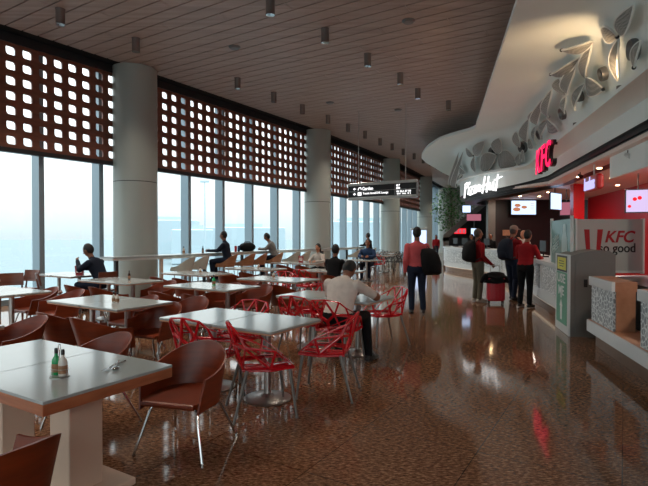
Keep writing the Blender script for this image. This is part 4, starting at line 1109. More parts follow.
BL = ['nearest of the black lattice chairs, beside the small red chair', 'black lattice chair right of the small red chair', 'black lattice chair closest to the walking man', 'black lattice chair on the far side of the left far table', 'black lattice chair at the right rear of the far group', 'black lattice chair in front of the farthest table', 'black lattice chair between the left far table and the farthest table', 'black lattice chair behind the left far table', 'farthest black lattice chair by the windows', 'black lattice chair in front of the left far table']
for k, (c, az) in enumerate(BLK): blk((c[0], c[1], 0), az, BL[k], 'black lattice chairs')
caf = Placer(make_cafe_chair())
for (c, az, lab) in (((-5.45, 9.75), 60, 'dark wooden cafe chair with curved back, in front of the red carton table'), ((-6.35, 10.35), 200, 'dark wooden cafe chair with a high curved top against the left window'), ((-6.05, 9.45), 150, 'wooden cafe chair at the right of the far left window table'), ((-6.75, 9.7), 150, 'wooden cafe chair at the far left window edge')):
    caf((c[0], c[1], 0), az, lab, 'wooden cafe chairs')
caf((-4.6, 10.15, 0), -58, 'wooden cafe chair under the man in dark clothes', 'wooden cafe chairs')

# ------------------------------------------------------------------ window bar
d12 = (COLS[3]-COLS[2]).normalized(); n12 = Vector((d12.y, -d12.x, 0)); d23 = (COLS[4]-COLS[3]).normalized(); n23 = Vector((d23.y, -d23.x, 0))
def barpt(t, off=1.0):
    return COLS[2]+n12*off+d12*t
bt = thing('window_bar', 'long white bar table running along the windows past the columns', 'bar table', barpt(-1.55))
O = barpt(-1.55)
def bar_mid(t):
    # 0..1 along bar incl. bend
    return None
A = []; B = []
for tt in (-1.55, -1.2, -.6, 0, .6, 1.2, 3, 5, 7, 8.2):
    bul = .22*math.exp(-(tt/.75)**2)
    A.append(barpt(tt, .74+bul*.0)-O); B.append(barpt(tt, 1.26+bul)-O)
for tt in (.5, 1.0, 1.5, 2.1):
    A.append(COLS[3]+n23*.74+d23*tt-O); B.append(COLS[3]+n23*1.26+d23*tt-O)
def barstrip(z0, z1, e=0):
    m = MB(); vs = []
    for a, b in zip(A, B):
        q = (b-a).normalized()*e; vs += [a+q+up*z0, b-q+up*z0, b-q+up*z1, a+q+up*z1]
    fs = [(0, 1, 2, 3), tuple((len(A)-1)*4+k for k in (3, 2, 1, 0))]
    for i in range(len(A)-1):
        for k in range(4): fs.append((i*4+k, i*4+(k+1) % 4, i*4+4+(k+1) % 4, i*4+4+k))
    m.add(vs, fs); return m
barstrip(1.055, 1.09).build('tabletop', 'tabletop', bt)
barstrip(1.0, 1.055, .02).build('edge_band', 'white', bt)
for tt in (-1.3, -.25, 1.5, 3.1, 4.6, 6.2, 7.8):
    p = barpt(tt, 1.0 if tt != -.25 else 1.3)-O
    m = MB(); m.box((p.x, p.y, .5), (.07, .07, 1.0), math.atan2(d12.y, d12.x)); m.build('leg', 'leg_block' if tt == -.25 else 'steel_dark', bt)
for tt in (.8, 1.9):
    p = COLS[3]+n23*1.0+d23*tt-O
    m = MB(); m.box((p.x, p.y, .5), (.07, .07, 1.0), math.atan2(d23.y, d23.x)); m.build('leg', 'steel_dark', bt)
stool = Placer(make_tub('bar_stool', 'x', 'stool', 'tan_ply', .78, 'bar'))
def bstool(pl, t, off, az, lab, grp, seg=1):
    p = barpt(t, off) if seg == 1 else COLS[3]+n23*off+d23*t
    pl((p.x, p.y, 0), az, lab, grp); return p
mA = bstool(stool, 1.88, 1.5, -72, 'tan bar stool under the man in navy', 'tan bar stools')
bstool(stool, 2.62, 1.55, -62, 'empty tan bar stool, nearer of two between the men at the bar', 'tan bar stools')
bstool(stool, 3.25, 1.5, -70, 'empty tan bar stool, farther of two between the men at the bar', 'tan bar stools')
mB = bstool(stool, 4.0, 1.55, -72, 'tan bar stool under the man in grey', 'tan bar stools')
pale = Placer(make_tub('bar_stool', 'x', 'stool', 'cream', .78, 'bar'))
bstool(pale, .12, 1.68, -70, 'pale cream bar stool just right of the nearest column', 'pale bar stools')
bstool(pale, .74, 1.55, -62, 'pale cream bar stool, second to the right of the nearest column', 'pale bar stools')
bstool(pale, 4.95, 1.55, -60, 'pale bar stool behind the man in grey', 'pale bar stools')
bstool(pale, 5.6, 1.55, -60, 'pale bar stool left of the middle column', 'pale bar stools')
bstool(pale, .3, 1.6, -58, 'pale bar stool in front of the middle column, left', 'pale bar stools', 2)
bstool(pale, 1.1, 1.6, -58, 'pale bar stool right of the middle column', 'pale bar stools', 2)
mC = bstool(pale, 1.85, 1.6, -58, 'pale bar stool farthest along the bar, under the distant sitter', 'pale bar stools', 2)

# ------------------------------------------------------------------ table things
def bottle(name, lab, cat, p, mbody, mcap='cap', h=.15, r=.024, group=None):
    t = thing(name, lab, cat, p, 0, group)
    m = MB(); m.lathe([(0, 0), (r, .002), (r, h*.5), (r*.9, h*.58), (r*.4, h*.72), (r*.36, h*.82)], n=16); m.build('body', mbody, t, True)
    m = MB(); m.lathe([(r*.42, h*.8), (r*.42, h*.93), (r*.3, h), (0, h)], n=12); m.build('cap', mcap, t, True)
    m = MB(); m.lathe([(r*1.02, h*.12), (r*1.02, h*.42)], n=16); m.build('paper_label', 'label_tan', t, True)
def caddy(lab, p, rz=0):
    t = thing('condiment_rack', lab, 'condiment rack', p, rz)
    m = MB(); m.lathe([(0, 0), (.055, 0), (.055, .004), (0, .004)], n=20); m.build('tray', 'steel', t, True)
    m = MB()
    for z in (.012, .05):
        m.tube([(.065*math.cos(a)*1.05, .04*math.sin(a), z) for a in [2*PI*k/20 for k in range(20)]], .0022, 5, closed=True)
    for a in (0, PI/2, PI, 3*PI/2): m.tube([(.068*math.cos(a), .04*math.sin(a), .0), (.068*math.cos(a), .04*math.sin(a), .05)], .002, 5)
    m.build('wire_basket', 'steel', t, True)
    m = MB(); m.tube([(0, 0, .004), (-.004, 0, .15), (-.012, 0, .175), (-.006, 0, .19), (.006, 0, .19), (.012, 0, .175), (.004, 0, .15), (0, 0, .11)], .0026, 6); m.build('handle', 'chrome', t, True)
TZ = .749
TF = .742
cp = Vector((-1.56, 2.88, TF))
caddy('wire condiment rack with loop handle on the front table', cp, FR)
c0 = fx*.034
bottle('sauce_bottle', 'green sauce bottle in the rack on the front table', 'bottle', cp-c0+up*.005, 'green_glass', h=.16, r=.025)
bottle('sauce_bottle', 'clear and brown sauce bottle in the rack on the front table', 'bottle', cp+c0+up*.005, 'pepper', h=.16, r=.025)
# fork and spoon
def cutlery(kind, lab, p, rz):
    t = thing(kind, lab, 'cutlery', p, rz)
    m = MB(); m.tube([(-.12, 0, .007), (0, 0, .016), (.06, 0, .01)], [.006, .005, .004], 6); m.build('handle', 'chrome', t, True)
    m = MB()
    if kind == 'fork':
        m.box((.062, 0, .008), (.02, .022, .002))
        for k in range(4): m.box((.1, -.0105+.007*k, .008), (.06, .004, .003))
        m.build('tines', 'chrome', t)
    else:
        m.ell((.085, 0, .011), (.036, .024, .008), 14, 8); m.build('bowl', 'chrome', t, True)
cutlery('fork', 'steel fork crossing the spoon on the front table', Vector((-1.325, 3.1, TF)), R(-98))
cutlery('spoon', 'steel spoon lying beneath the fork on the front table', Vector((-1.315, 3.1, TF+.001)), R(-72))
def at(px, py, h):
    z = (EYE-h)*F/(py-236); return Vector(((px-324)/F*z, z, h))
S3 = PAIRC[0]
bottle('shaker', 'pale shaker on the table in front of two chair backs, left of the pair', 'shaker', Vector((-2.6, 6.05, TZ)), 'pepper', h=.13, group='pale shakers')
bottle('shaker', 'pale shaker on the table in front of two chair backs, right of the pair', 'shaker', Vector((-2.54, 6.01, TZ)), 'pepper', h=.13, group='pale shakers')
bottle('sauce_bottle', 'dark sauce bottle on the table below the nearest column', 'bottle', PAIRC[1]+VAX*.05+UAX*.15+up*TZ, 'brown_sauce', h=.17)
bottle('sauce_bottle', 'green bottle on the sunlit white table in mid room', 'bottle', PAIRC[4]+VAX*.0+up*TZ+UAX*.05, 'green_glass', h=.17, r=.03)
bottle('shaker', 'small pale shaker on the table below the pale bar stools', 'shaker', PAIRC[3]+VAX*.12+up*TZ, 'pepper', h=.14, r=.03)
bottle('shaker', 'small pale shaker on the mid-room table left of the white shirt', 'shaker', PAIRC[6]+VAX*-.12+up*TZ, 'pepper', h=.14, r=.028)
bottle('shaker', 'small pale shaker on the far table below the man in grey', 'shaker', PAIRC[10]+VAX*.1+up*TZ, 'pepper', h=.14, r=.03)
bottle('sauce_bottle', 'bottle standing on the window bar right of the nearest column', 'bottle', barpt(.75, 1.0)+up*1.09, 'pepper', h=.2, r=.035)
bottle('sauce_bottle', 'bottle on the window bar by the pale bar stools', 'bottle', barpt(1.5, .95)+up*1.09, 'brown_sauce', h=.2, r=.03)
def carton(lab, p, rz, w=.14, h=.19):
    t = thing('food_carton', lab, 'carton', p, rz)
    m = MB(); m.bowed([[Vector((x*w*k/2, y*w*.35*k, z)) for (x, y) in ((-1, -1), (1, -1), (1, 1), (-1, 1))] for (k, z) in ((.82, 0), (1, h))]); m.build('box', 'sign_red', t)
    m = MB(); m.box((0, -w*.352, h*.52), (w*.55, .004, h*.5)); m.build('white_panel', 'paper', t)
    m = MB(); m.box((-w*.08, -w*.36, h*.55), (w*.08, .003, h*.3)); m.box((w*.1, -w*.36, h*.55), (w*.08, .003, h*.3)); m.build('red_stripe', 'sign_red', t)
carton('red and white carton on the window table before the man in dark clothes', (-5.15, 10.32, TZ), R(15), .17, .2)
carton('red carton on the far table left of the woman in the printed blouse', (-.72, 15.3, TZ), 0, .16, .19)
t = thing('shoulder_bag', 'dark bag lying on the window bar in front of the man in grey', 'bag', barpt(3.35, 1.0)+up*1.09, math.atan2(d12.y, d12.x))
m = MB(); m.ell((0, 0, .13), (.36, .17, .15), 20, 12); m.v = [(v[0], v[1], max(0, v[2])) for v in m.v]; m.build('body', 'black_cloth', t, True)
m = MB(); m.tube([(-.25, 0, .2), (-.1, 0, .3), (.1, 0, .3), (.25, 0, .2)], .012, 6); m.build('strap', 'black', t, True)
for k, (o, mm, lab) in enumerate(((-.42, 'blue_shirt', 'blue drink can beside the dark bag on the window bar'), (-.56, 'sign_red', 'red drink can beside the dark bag on the window bar'))):
    t = thing('drink_can', lab, 'can', barpt(3.35+o, 1.02)+up*1.09)
    m = MB(); m.lathe([(.03, 0), (.04, .012), (.04, .16), (.03, .18)], n=16); m.build('body', mm, t, True)
    m = MB(); m.lathe([(0, .181), (.03, .181)], n=16); m.build('lid', 'steel', t)

# ------------------------------------------------------------------ people
def capsule(mb, a, b, ra, rb, n=14, sq=None):
    a, b = Vector(a), Vector(b); d = b-a; L = d.length
    if L < 1e-4: d = Vector((0, 0, 1)); L = 1e-4
    d.normalize(); x = d.cross(Vector((0, 0, 1)) if abs(d.z) < .9 else Vector((0, 1, 0))).normalized(); y = d.cross(x); rings = []
    for k in range(1, 5): an = -PI/2+PI/2*k/5; rings.append((a+d*ra*math.sin(an), ra*math.cos(an)))
    rings += [(a, ra), (b, rb)]
    for k in range(1, 5): an = PI/2*k/5; rings.append((b+d*rb*math.sin(an), rb*math.cos(an)))
    mb.bowed([[c+r*(x*math.cos(2*PI*i/n)+y*math.sin(2*PI*i/n)) for i in range(n)] for c, r in rings])

def person(label, loc, az, pelvis=(0, 0, .93), lean=0, nod=0, turn=0, roll=0, knees=None, ankles=None, toes=None, elbows=None, wrists=None, hand_dir=None,
           shirt='navy', trousers='jeans', skin='skin', hair='hair', shoes='shoe', sleeve='long', hairstyle='short', vox=.012, scale=1.0, slim=1.0, curl=.5):
    slim *= 1.14
    P = Vector(pelvis); l = R(lean)
    sp = lambda h, f=0, x=0: P+Vector((x, math.sin(l*.9)*h+f*math.cos(l), math.cos(l)*h-f*math.sin(l)))
    l2 = R(lean+nod); neck0 = sp(.50, -.005); 
    headc = neck0+Vector((0, math.sin(R(lean*.5+nod))*.19+.02, math.cos(R(lean*.5+nod))*.19))
    kn = knees or [(-.1, P.y+.02, .5), (.1, P.y+.02, .5)]
    an = ankles or [(-.11, P.y-.02, .09), (.11, P.y-.02, .09)]
    to = toes or [(a[0]*1.15, a[1]+.16, a[2]-.055) for a in an]
    sh = [sp(.42, 0, -.162*slim), sp(.42, 0, .162*slim)]
    el = elbows or [sh[0]+Vector((-.04, -.03, -.28)), sh[1]+Vector((.04, -.03, -.28))]
    wr = wrists or [Vector(el[0])+Vector((.02, .07, -.25)), Vector(el[1])+Vector((-.02, .07, -.25))]
    el = [Vector(e) for e in el]; wr = [Vector(w) for w in wr]; kn = [Vector(k) for k in kn]; an = [Vector(a) for a in an]; to = [Vector(k) for k in to]
    hipj = [P+Vector((-.095, .0, -.02)), P+Vector((.095, .0, -.02))]
    prims = []   # (a, b, ra, rb, material)
    mb = MB()
    def cap(a, b, ra, rb, m): capsule(mb, a, b, ra, rb); prims.append((Vector(a), Vector(b), ra, rb, m))
    # torso loft (elliptical rings)
    rings = []; N = 20
    for (h, rx, ry, f) in ((-.12, .10, .08, 0), (-.09, .15, .115, -.005), (0, .168, .125, -.01), (.1, .155, .115, .005), (.2, .152, .112, .01), (.3, .168, .122, .012), (.38, .176, .118, .005), (.44, .165, .10, -.005), (.485, .11, .075, -.008), (.51, .062, .06, -.005)):
        c = sp(h, f); ca, sa = math.cos(l), math.sin(l)
        rings.append([c+Vector((rx*slim*math.cos(2*PI*i/N), ry*math.sin(2*PI*i/N)*ca, -ry*math.sin(2*PI*i/N)*sa)) for i in range(N)])
    mb.bowed(rings)
    for x in (-.05, .05): prims.append((sp(.06, 0, x), sp(.44, 0, x), .125, .11, 'shirt'))
    prims.append((P+Vector((-.06, 0, -.02)), P+Vector((.06, 0, -.02)), .125, .125, 'trousers'))
    cap(neck0+Vector((0, 0, -.04)), headc+Vector((0, -.015, -.05)), .06, .052, 'skin')
    prims.append((sp(.47, 0, -.09), sp(.47, 0, .09), .055, .055, 'shirt'))
    rt = Matrix.Rotation(R(turn), 3, 'Z')@Matrix.Rotation(-R(lean*.5+nod), 3, 'X')@Matrix.Rotation(R(roll), 3, 'Y')
    hv = lambda x, y, z: headc+rt@Vector((x, y, z))
    mb.ell(headc, (.076, .094, .118), 18, 14, rot=rt); prims.append((hv(0, 0, -.03), hv(0, 0, .03), .085, .085, 'skin'))
    mb.ell(hv(0, .035, -.065), (.05, .055, .05), 12, 8, rot=rt); prims.append((hv(0, .035, -.07), hv(0, .05, -.06), .05, .05, 'skin'))
    cap(hv(0, .088, .012), hv(0, .108, -.022), .010, .016, 'skin')
    for s_ in (-1, 1):
        mb.ell(hv(s_*.078, -.008, -.005), (.012, .022, .034), 8, 8, rot=rt); prims.append((hv(s_*.08, -.008, -.02), hv(s_*.08, -.008, .015), .02, .02, 'skin'))
    for k in (0, 1):
        cap(sh[k], el[k], .068, .055, 'shirt')
        if sleeve == 'short': 
            mid = sh[k].lerp(el[k], .72); prims[-1] = (sh[k], mid, .072, .064, 'shirt'); prims.append((mid+(el[k]-mid)*.25, el[k], .044, .044, 'skin'))
            cap(el[k], wr[k], .041, .029, 'skin')
        else: cap(el[k], wr[k], .053, .038, 'shirt')
        cap(hipj[k], kn[k], .102*(.9+.1*slim), .072, 'trousers'); cap(kn[k], an[k]+Vector((0, 0, .02)), .07, .056, 'trousers')
        cap(an[k]+Vector((0, -.04, -.045)), to[k], .041, .036, 'shoe')
        cap(an[k]+Vector((0, -.01, .0)), (an[k]+to[k])/2+Vector((0, 0, .0)), .042, .036, 'shoe')
        hd = (wr[k]-el[k]).normalized(); cap(wr[k], wr[k]+hd*.065, .026, .032, 'skin')
    me = bpy.data.meshes.new('tmp'); me.from_pydata([tuple(v) for v in mb.v], [], mb.f)
    bm = bmesh.new(); bm.from_mesh(me); bmesh.ops.recalc_face_normals(bm, faces=bm.faces); bm.to_mesh(me); bm.free()
    o = bpy.data.objects.new('tmp', me); C.objects.link(o)
    md = o.modifiers.new('r', 'REMESH'); md.mode = 'VOXEL'; md.voxel_size = vox
    md = o.modifiers.new('s', 'SMOOTH'); md.factor = .5; md.iterations = 4
    bpy.context.view_layer.update()
    m2 = bpy.data.meshes.new_from_object(o.evaluated_get(bpy.context.evaluated_depsgraph_get()))
    bpy.data.objects.remove(o); bpy.data.meshes.remove(me)
    # colour each face by the nearest limb
    nf = len(m2.polygons); cen = np.empty(nf*3); m2.polygons.foreach_get('center', cen); cen = cen.reshape(-1, 3)
    best = np.full(nf, 1e9); idx = np.zeros(nf, int); names = ['shirt', 'trousers', 'skin', 'shoe']
    for (a, b, ra, rb, mm) in prims:
        a, b = np.array(a), np.array(b); ab = b-a; tt = np.clip(((cen-a)@ab)/max(1e-9, ab@ab), 0, 1)
        d = np.linalg.norm(cen-(a+tt[:, None]*ab), axis=1)-(ra+(rb-ra)*tt)
        w = d < best; best[w] = d[w]; idx[w] = names.index(mm)
    nv = len(m2.vertices); vs = np.empty(nv*3); m2.vertices.foreach_get('co', vs)
    out = MB(); out.v = [tuple(v) for v in vs.reshape(-1, 3)]; out.f = [tuple(p.vertices) for p in m2.polygons]; out.m = [int(i) for i in idx]
    bpy.data.meshes.remove(m2)
    # five fingers on each hand
    for k in (0, 1):
        hd = (wr[k]-el[k]).normalized()
        if hand_dir and hand_dir[k]: hd = (hd*.4+Vector(hand_dir[k]).normalized()).normalized()
        base = wr[k]+(wr[k]-el[k]).normalized()*.075
        inw = Vector((1 if k == 0 else -1, 0, 0)); pn = (inw-hd*inw.dot(hd)).normalized(); ac = hd.cross(pn).normalized()
        if ac.y < 0: ac = -ac
        for j, (o_, ln) in enumerate(((.026, .068), (.009, .077), (-.009, .072), (-.026, .056))):
            p0 = base+ac*o_-hd*.01; p1 = p0+hd*ln*.5+pn*.004; p2 = p1+(hd*(1-curl)+pn*curl).normalized()*ln*.32; p3 = p2+(hd*(1-curl*1.5)+pn*curl*1.4).normalized()*ln*.25
            tmp = MB(); tmp.tube([p0, p1, p2, p3], [.0095, .0088, .008, .006], 7); out.add(tmp.v, tmp.f, 2)
        p0 = wr[k]+hd*.03+ac*.024; tmp = MB(); tmp.tube([p0, p0+hd*.025+ac*.022+pn*.012, p0+hd*.055+ac*.026+pn*.02], [.012, .010, .007], 7); out.add(tmp.v, tmp.f, 2)
    for s_ in (-1, 1): out.ell(hv(s_*.031, .082, .012), (.011, .008, .007), 8, 6, 4)
    out.box(hv(0, .086, -.062), (.042, .012, .007), R(turn), 5)
    bo = out.build('person', [shirt, trousers, skin, shoes, 'eye', 'skin_lip'], None, True)
    bo.location = loc; bo.rotation_euler = (0, 0, -R(az)); bo.scale = (scale,)*3
    tag(bo, label, 'person')
    # hair / cap
    h = MB()
    if hairstyle == 'long':
        h.ell(hv(0, -.02, .022), (.088, .098, .118), 18, 14, rot=rt); h.bowed([[hv(0, -.05, z)+Vector((w*math.cos(2*PI*i/12), dd*math.sin(2*PI*i/12), 0)) for i in range(12)] for (z, w, dd) in ((.06, .07, .06), (-.05, .092, .055), (-.16, .09, .045), (-.27, .06, .03))]); h.build('hair', hair, bo, True)
    elif hairstyle == 'cap':
        h.ell(hv(0, -.016, -.0), (.081, .094, .10), 18, 12, rot=rt); h.build('hair', hair, bo, True)
        h = MB(); h.ell(hv(0, -.005, .05), (.088, .106, .085), 18, 12, rot=rt); h.build('cap_crown', 'cap_cloth', bo, True)
        h = MB(); h.ell(hv(0, .115, .052), (.07, .075, .01), 16, 8, rot=rt); h.build('cap_peak', 'cap_cloth', bo, True)
    elif hairstyle == 'bun':
        h.ell(hv(0, -.018, .02), (.085, .096, .113), 18, 14, rot=rt); h.ell(hv(0, -.11, .03), (.045, .04, .045), 12, 8, rot=rt); h.build('hair', hair, bo, True)
    else:
        h.ell(hv(0, -.024, .016), (.086, .094, .116), 18, 14, rot=rt); h.build('hair', hair, bo, True)
    return bo

def backpack(label, loc, az, mname='black_cloth', tilt=0, sc=1.0, strap=1):
    t = thing('backpack', label, 'backpack', loc, -R(az))
    rings = []
    for (z, w, d) in ((0, .12, .06), (.04, .16, .1), (.2, .17, .12), (.36, .155, .1), (.44, .11, .06), (.46, .05, .03)):
        ring = []
        for i in range(20):
            a = 2*PI*i/20; c, s_ = math.cos(a), math.sin(a)
            ring.append(Vector((sc*w*math.copysign(abs(c)**.7, c)+tilt*z, sc*(-d*.9+d*math.copysign(abs(s_)**.7, s_)), sc*z)))
        rings.append(ring)
    m = MB(); m.bowed(rings); m.build('bag_body', mname, t, True)
    m = MB(); m.bowed([[Vector((sc*w*math.cos(2*PI*i/14)+tilt*z, sc*(-.19+d*math.sin(2*PI*i/14)), sc*z)) for i in range(14)] for (z, w, d) in ((.04, .08, .02), (.07, .12, .045), (.18, .12, .05), (.22, .09, .02))]); m.build('front_pocket', mname, t, True)
    m = MB(); m.tube([(-.03*sc+tilt*.44, -.06*sc, .45*sc), (-.02+tilt*.44, -.07*sc, .5*sc), (.03*sc+tilt*.44, -.06*sc, .45*sc)], .008, 6); m.build('grab_handle', 'black', t, True)
    for s_ in ((-1, 1) if strap == 2 else (1,)):
        m = MB(); m.tube([(s_*.1*sc, -.01, .42*sc), (s_*.12*sc, .07, .5*sc), (s_*.13*sc, .17, .44*sc), (s_*.135*sc, .19, .3*sc), (s_*.14*sc, .12, .1*sc), (s_*.13*sc, -.02, .04*sc)], .014, 6); m.build('strap', 'black', t, True)
    return t

# walker, seen from behind
W0 = Vector((1.87, 9.85, 0))
person('man in coral-red shirt walking away with a black backpack on one shoulder', W0, 2, pelvis=(0, 0, .94), lean=1, shirt='pink_shirt', trousers='jeans',
       knees=[(-.1, .06, .5), (.1, .0, .5)], ankles=[(-.1, .02, .09), (.11, -.1, .11)], elbows=[(-.235, -.06, 1.09), (.235, -.05, 1.08)], wrists=[(-.23, .07, .86), (.2, .12, .98)], vox=.011)
backpack('black backpack hanging from the right shoulder of the coral-shirted man', W0+Vector((.25, -.10, .80)), -14, tilt=-.2, sc=1.15)
# queueing man, facing right
Q0 = Vector((3.66, 11.65, 0))
person('grey-haired man in a red jacket queueing with a black backpack, facing right', Q0, 78, shirt='red_jacket', trousers='khaki', hair='hair_grey', shoes='shoe_pale', wrists=[(-.18, .26, .96), (.2, .24, .9)], elbows=[(-.24, -.02, 1.1), (.25, -.02, 1.1)], vox=.012, pelvis=(0, 0, .93), scale=1.0)
backpack('rounded black backpack on the queueing man in the red jacket', Q0+Vector((-.115, -.03, .95)), 78, strap=2, sc=1.12)
# red suitcase
t = thing('suitcase', 'upright red hard-shell suitcase standing between the queueing men', 'suitcase', (3.98, 11.35, 0), R(-10))
m = MB(); m.rbox((0, 0, .36), (.4, .25, .58), .06); m.build('shell', 'red_case', t, True)
for x in (-.12, -.04, .04, .12):
    m = MB(); m.rbox((x, -.126, .36), (.02, .012, .5), .005); m.build('rib', 'red_case', t)
for x in (-.15, .15):
    for y in (-.08, .08):
        m = MB(); m.lathe([(.03, -.012), (.035, 0), (.03, .012)], (0, 0, 0), 14, M4=Matrix.Translation((x, y, .035))@Matrix.Rotation(R(90), 4, 'Y')); m.box((x, y, .06), (.03, .03, .03)); m.build('wheel', 'black', t, True)
m = MB(); m.tube([(-.1, .09, .64), (-.1, .09, .88), (.1, .09, .88), (.1, .09, .64)], .01, 6); m.build('trolley_handle', 'steel', t, True)
t = thing('folded_jacket', 'black jacket draped over the red suitcase', 'jacket', (3.98, 11.35, .65), R(-10))
m = MB(); rings = []
rg = np.random.RandomState(5)
for k in range(9):
    z = -.14+.23*k/8; w = .27+.02*math.sin(k*2.1)-(.16*(k/8)**3); d = .17+.015*math.cos(k*1.7)-(.1*(k/8)**3)
    rings.append([Vector((w*math.cos(2*PI*i/24)*(1+.05*math.sin(i*1.9+k)), d*math.sin(2*PI*i/24)*(1+.06*math.sin(i*2.3)), z+.035*math.sin(i*1.3)*(1-k/8))) for i in range(24)])
m.bowed(rings); m.build('body', 'black_cloth', t, True)
m = MB(); m.tube([(-.22, -.08, .02), (-.3, -.12, -.06), (-.34, -.12, -.16)], [.05, .045, .035], 8); m.build('sleeve', 'black_cloth', t, True)
# man with cap
K0 = Vector((4.62, 12.0, 0))
person('man in grey cap and maroon jacket standing at the counter with a navy backpack', K0, 62, shirt='maroon_jacket', trousers='jeans', hairstyle='cap', hair='hair_grey', wrists=[(-.12, .36, 1.12), (.14, .36, 1.12)], elbows=[(-.24, .06, 1.1), (.24, .06, 1.1)], vox=.012, nod=8, scale=1.05, knees=[(-.1, .05, .5), (.1, .0, .5)], ankles=[(-.1, .1, .09), (.11, -.08, .09)])
backpack('navy backpack on the man with the grey cap', K0+Vector((-.12, -.06, .98)), 62, mname='navy', strap=2, sc=1.15)
# customer in red shirt
person('dark-haired person in red shirt and black trousers leaning on the KFC counter', (4.42, 10.75, 0), 52, shirt='red_jacket', trousers='black_cloth', wrists=[(-.1, .42, 1.1), (.16, .42, 1.1)], elbows=[(-.24, .12, 1.12), (.26, .12, 1.12)], vox=.012, lean=6, nod=12, scale=.98)
# staff behind the counters
person('counter worker with light hair raising a hand to her face behind the counter', (6.35, 15.6, 0), 240, shirt='print_top', trousers='black_cloth', skin='tan_skin', hair='niche', wrists=[(-.05, .2, 1.45), (.18, .2, 1.05)], elbows=[(-.26, .12, 1.22), (.25, .0, 1.1)], vox=.016, hairstyle='bun')
person('counter worker in black behind the curved pizza counter, left', (6.75, 22.4, 0), 240, shirt='black_cloth', trousers='black_cloth', vox=.018, scale=.95)
person('counter worker in black behind the curved pizza counter, beside the waiting man', (7.0, 20.6, 0), 225, shirt='black_cloth', trousers='black_cloth', vox=.018, scale=.97)
person('person in a red top and jeans standing far away by the pale column', (7.55, 33.0, 0), 190, shirt='red_jacket', trousers='jeans', hairstyle='long', vox=.02, scale=.95)

def seated(label, loc, az, seat=.46, foot=0.0, table_h=.75, lean=12, reach=.38, **kw):
    k0 = seat+.06; fz = foot+.09
    kw.setdefault('knees', [(-.12, .40, k0), (.12, .40, k0)])
    kw.setdefault('ankles', [(-.13, .36, fz), (.13, .34, fz)])
    kw.setdefault('elbows', [(-.27, .1+math.sin(R(lean))*.3, table_h+.07), (.27, .1+math.sin(R(lean))*.3, table_h+.07)])
    kw.setdefault('wrists', [(-.12, reach, table_h+.06), (.12, reach, table_h+.06)])
    return person(label, loc, az, pelvis=(0, -.05, seat+.12), lean=lean, **kw)
# man in the white T-shirt
sm = Vector((.17, 6.02, 0))
seated('man in a white T-shirt sitting with his back to the camera on a red chair', sm+Vector((.02, .03, 0)), 26, lean=24, nod=48, shirt='white_shirt', trousers='black_cloth', sleeve='short', skin='skin', wrists=[(-.1, .58, .80), (.2, .58, .80)], elbows=[(-.3, .34, .8), (.36, .34, .8)], vox=.011, slim=1.06, scale=1.0,
       knees=[(-.14, .38, .52), (.2, .38, .54)], ankles=[(-.14, .3, .09), (.3, .22, .09)])
seated('man in dark clothes hunched over the window table at the left', (-4.62, 10.15, 0), -84, scale=1.07, lean=28, nod=14, shirt='navy', trousers='jeans', wrists=[(-.1, .42, .98), (.15, .44, .82)], elbows=[(-.26, .28, .83), (.27, .3, .83)], vox=.013, slim=1.1)
seated('man in navy shirt and jeans sitting at the window bar on a tan stool', (mA.x, mA.y, 0), -84, seat=.79, foot=.28, table_h=1.09, lean=14, shirt='navy', trousers='jeans', vox=.014, reach=.5)
seated('man in a grey top sitting at the window bar beside the dark bag', (mB.x, mB.y, 0), -86, seat=.79, foot=.28, table_h=1.09, lean=22, nod=20, shirt='grey_top', trousers='navy', vox=.014, reach=.42)
seated('person sitting farthest along the window bar', (mC.x, mC.y, 0), -60, seat=.79, foot=.28, table_h=1.09, shirt='black_cloth', vox=.018)
cx = PAIRC[7]+VAX*.42+UAX*.62
caf((cx.x, cx.y, 0), 212, 'wooden chair under the woman in the printed blouse', 'wooden cafe chairs')
seated('long-haired woman in a pale printed blouse sitting at a far table', (cx.x, cx.y, 0), 212, shirt='print_top', trousers='black_cloth', skin='tan_skin', hairstyle='long', vox=.014, slim=.92, scale=.96)
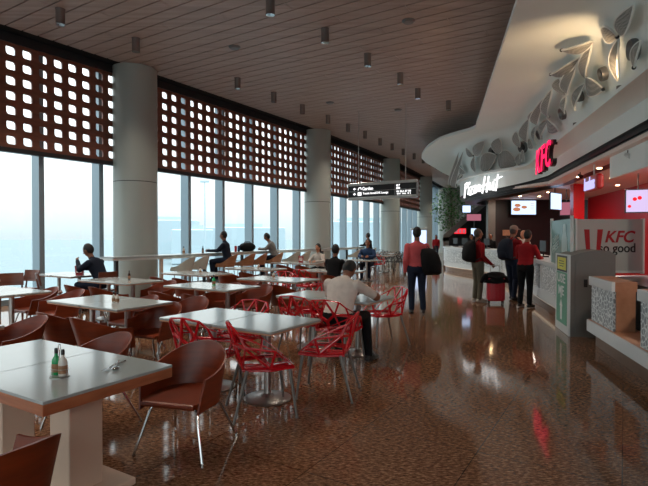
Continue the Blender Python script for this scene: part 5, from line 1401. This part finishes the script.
cx = PAIRC[8]+VAX*.42+UAX*-.62
tub((cx.x, cx.y, 0), 32, 'brown tub chair under the man in the black shirt', 'brown tub chairs')
seated('man in a black shirt seen from behind, sitting beyond the white-shirted man', (cx.x, cx.y, 0), 32, shirt='black_cloth', trousers='black_cloth', vox=.014)
cx = PAIRC[11]+VAX*.1+UAX*.64
caf((cx.x, cx.y, 0), 212, 'wooden chair under the man in the dark blue shirt', 'wooden cafe chairs')
seated('man in a dark blue shirt facing the camera at a far table', (cx.x, cx.y, 0), 200, shirt='blue_shirt', trousers='jeans', vox=.014, slim=1.1, scale=1.05)

# ------------------------------------------------------------------ world and render look
w = bpy.data.worlds.new('hazy_sky'); bpy.context.scene.world = w; w.use_nodes = True
nt = w.node_tree; bg = nt.nodes['Background']
tc = nt.nodes.new('ShaderNodeTexCoord'); sx_ = nt.nodes.new('ShaderNodeSeparateXYZ'); cr = nt.nodes.new('ShaderNodeValToRGB')
nt.links.new(tc.outputs['Generated'], sx_.inputs[0]); nt.links.new(sx_.outputs['Z'], cr.inputs['Fac'])
e = cr.color_ramp.elements
e[0].position = 0.0; e[0].color = (.25, .29, .303, 1); e[1].position = 1.0; e[1].color = (2.0, 2.1, 2.15, 1)
x = e.new(.065); x.color = (.345, .37, .372, 1)
x = e.new(.16); x.color = (.46, .5, .51, 1)
x = e.new(.4); x.color = (1.0, 1.05, 1.07, 1)
nt.links.new(cr.outputs['Color'], bg.inputs['Color']); bg.inputs['Strength'].default_value = 1.5
sc = bpy.context.scene
sc.view_settings.view_transform = 'Standard'; sc.view_settings.look = 'None'; sc.view_settings.exposure = 1.26; sc.view_settings.gamma = 1.0; sc.view_settings.use_curve_mapping = False
sc.cycles.use_denoising = True
sc.cycles.max_bounces = 8; sc.cycles.diffuse_bounces = 5; sc.cycles.glossy_bounces = 4; sc.cycles.transparent_max_bounces = 16
sc.cycles.sample_clamp_indirect = 6
for o in list(bpy.data.objects):
    if o.get('label') == 'x': o['label'] = o.name
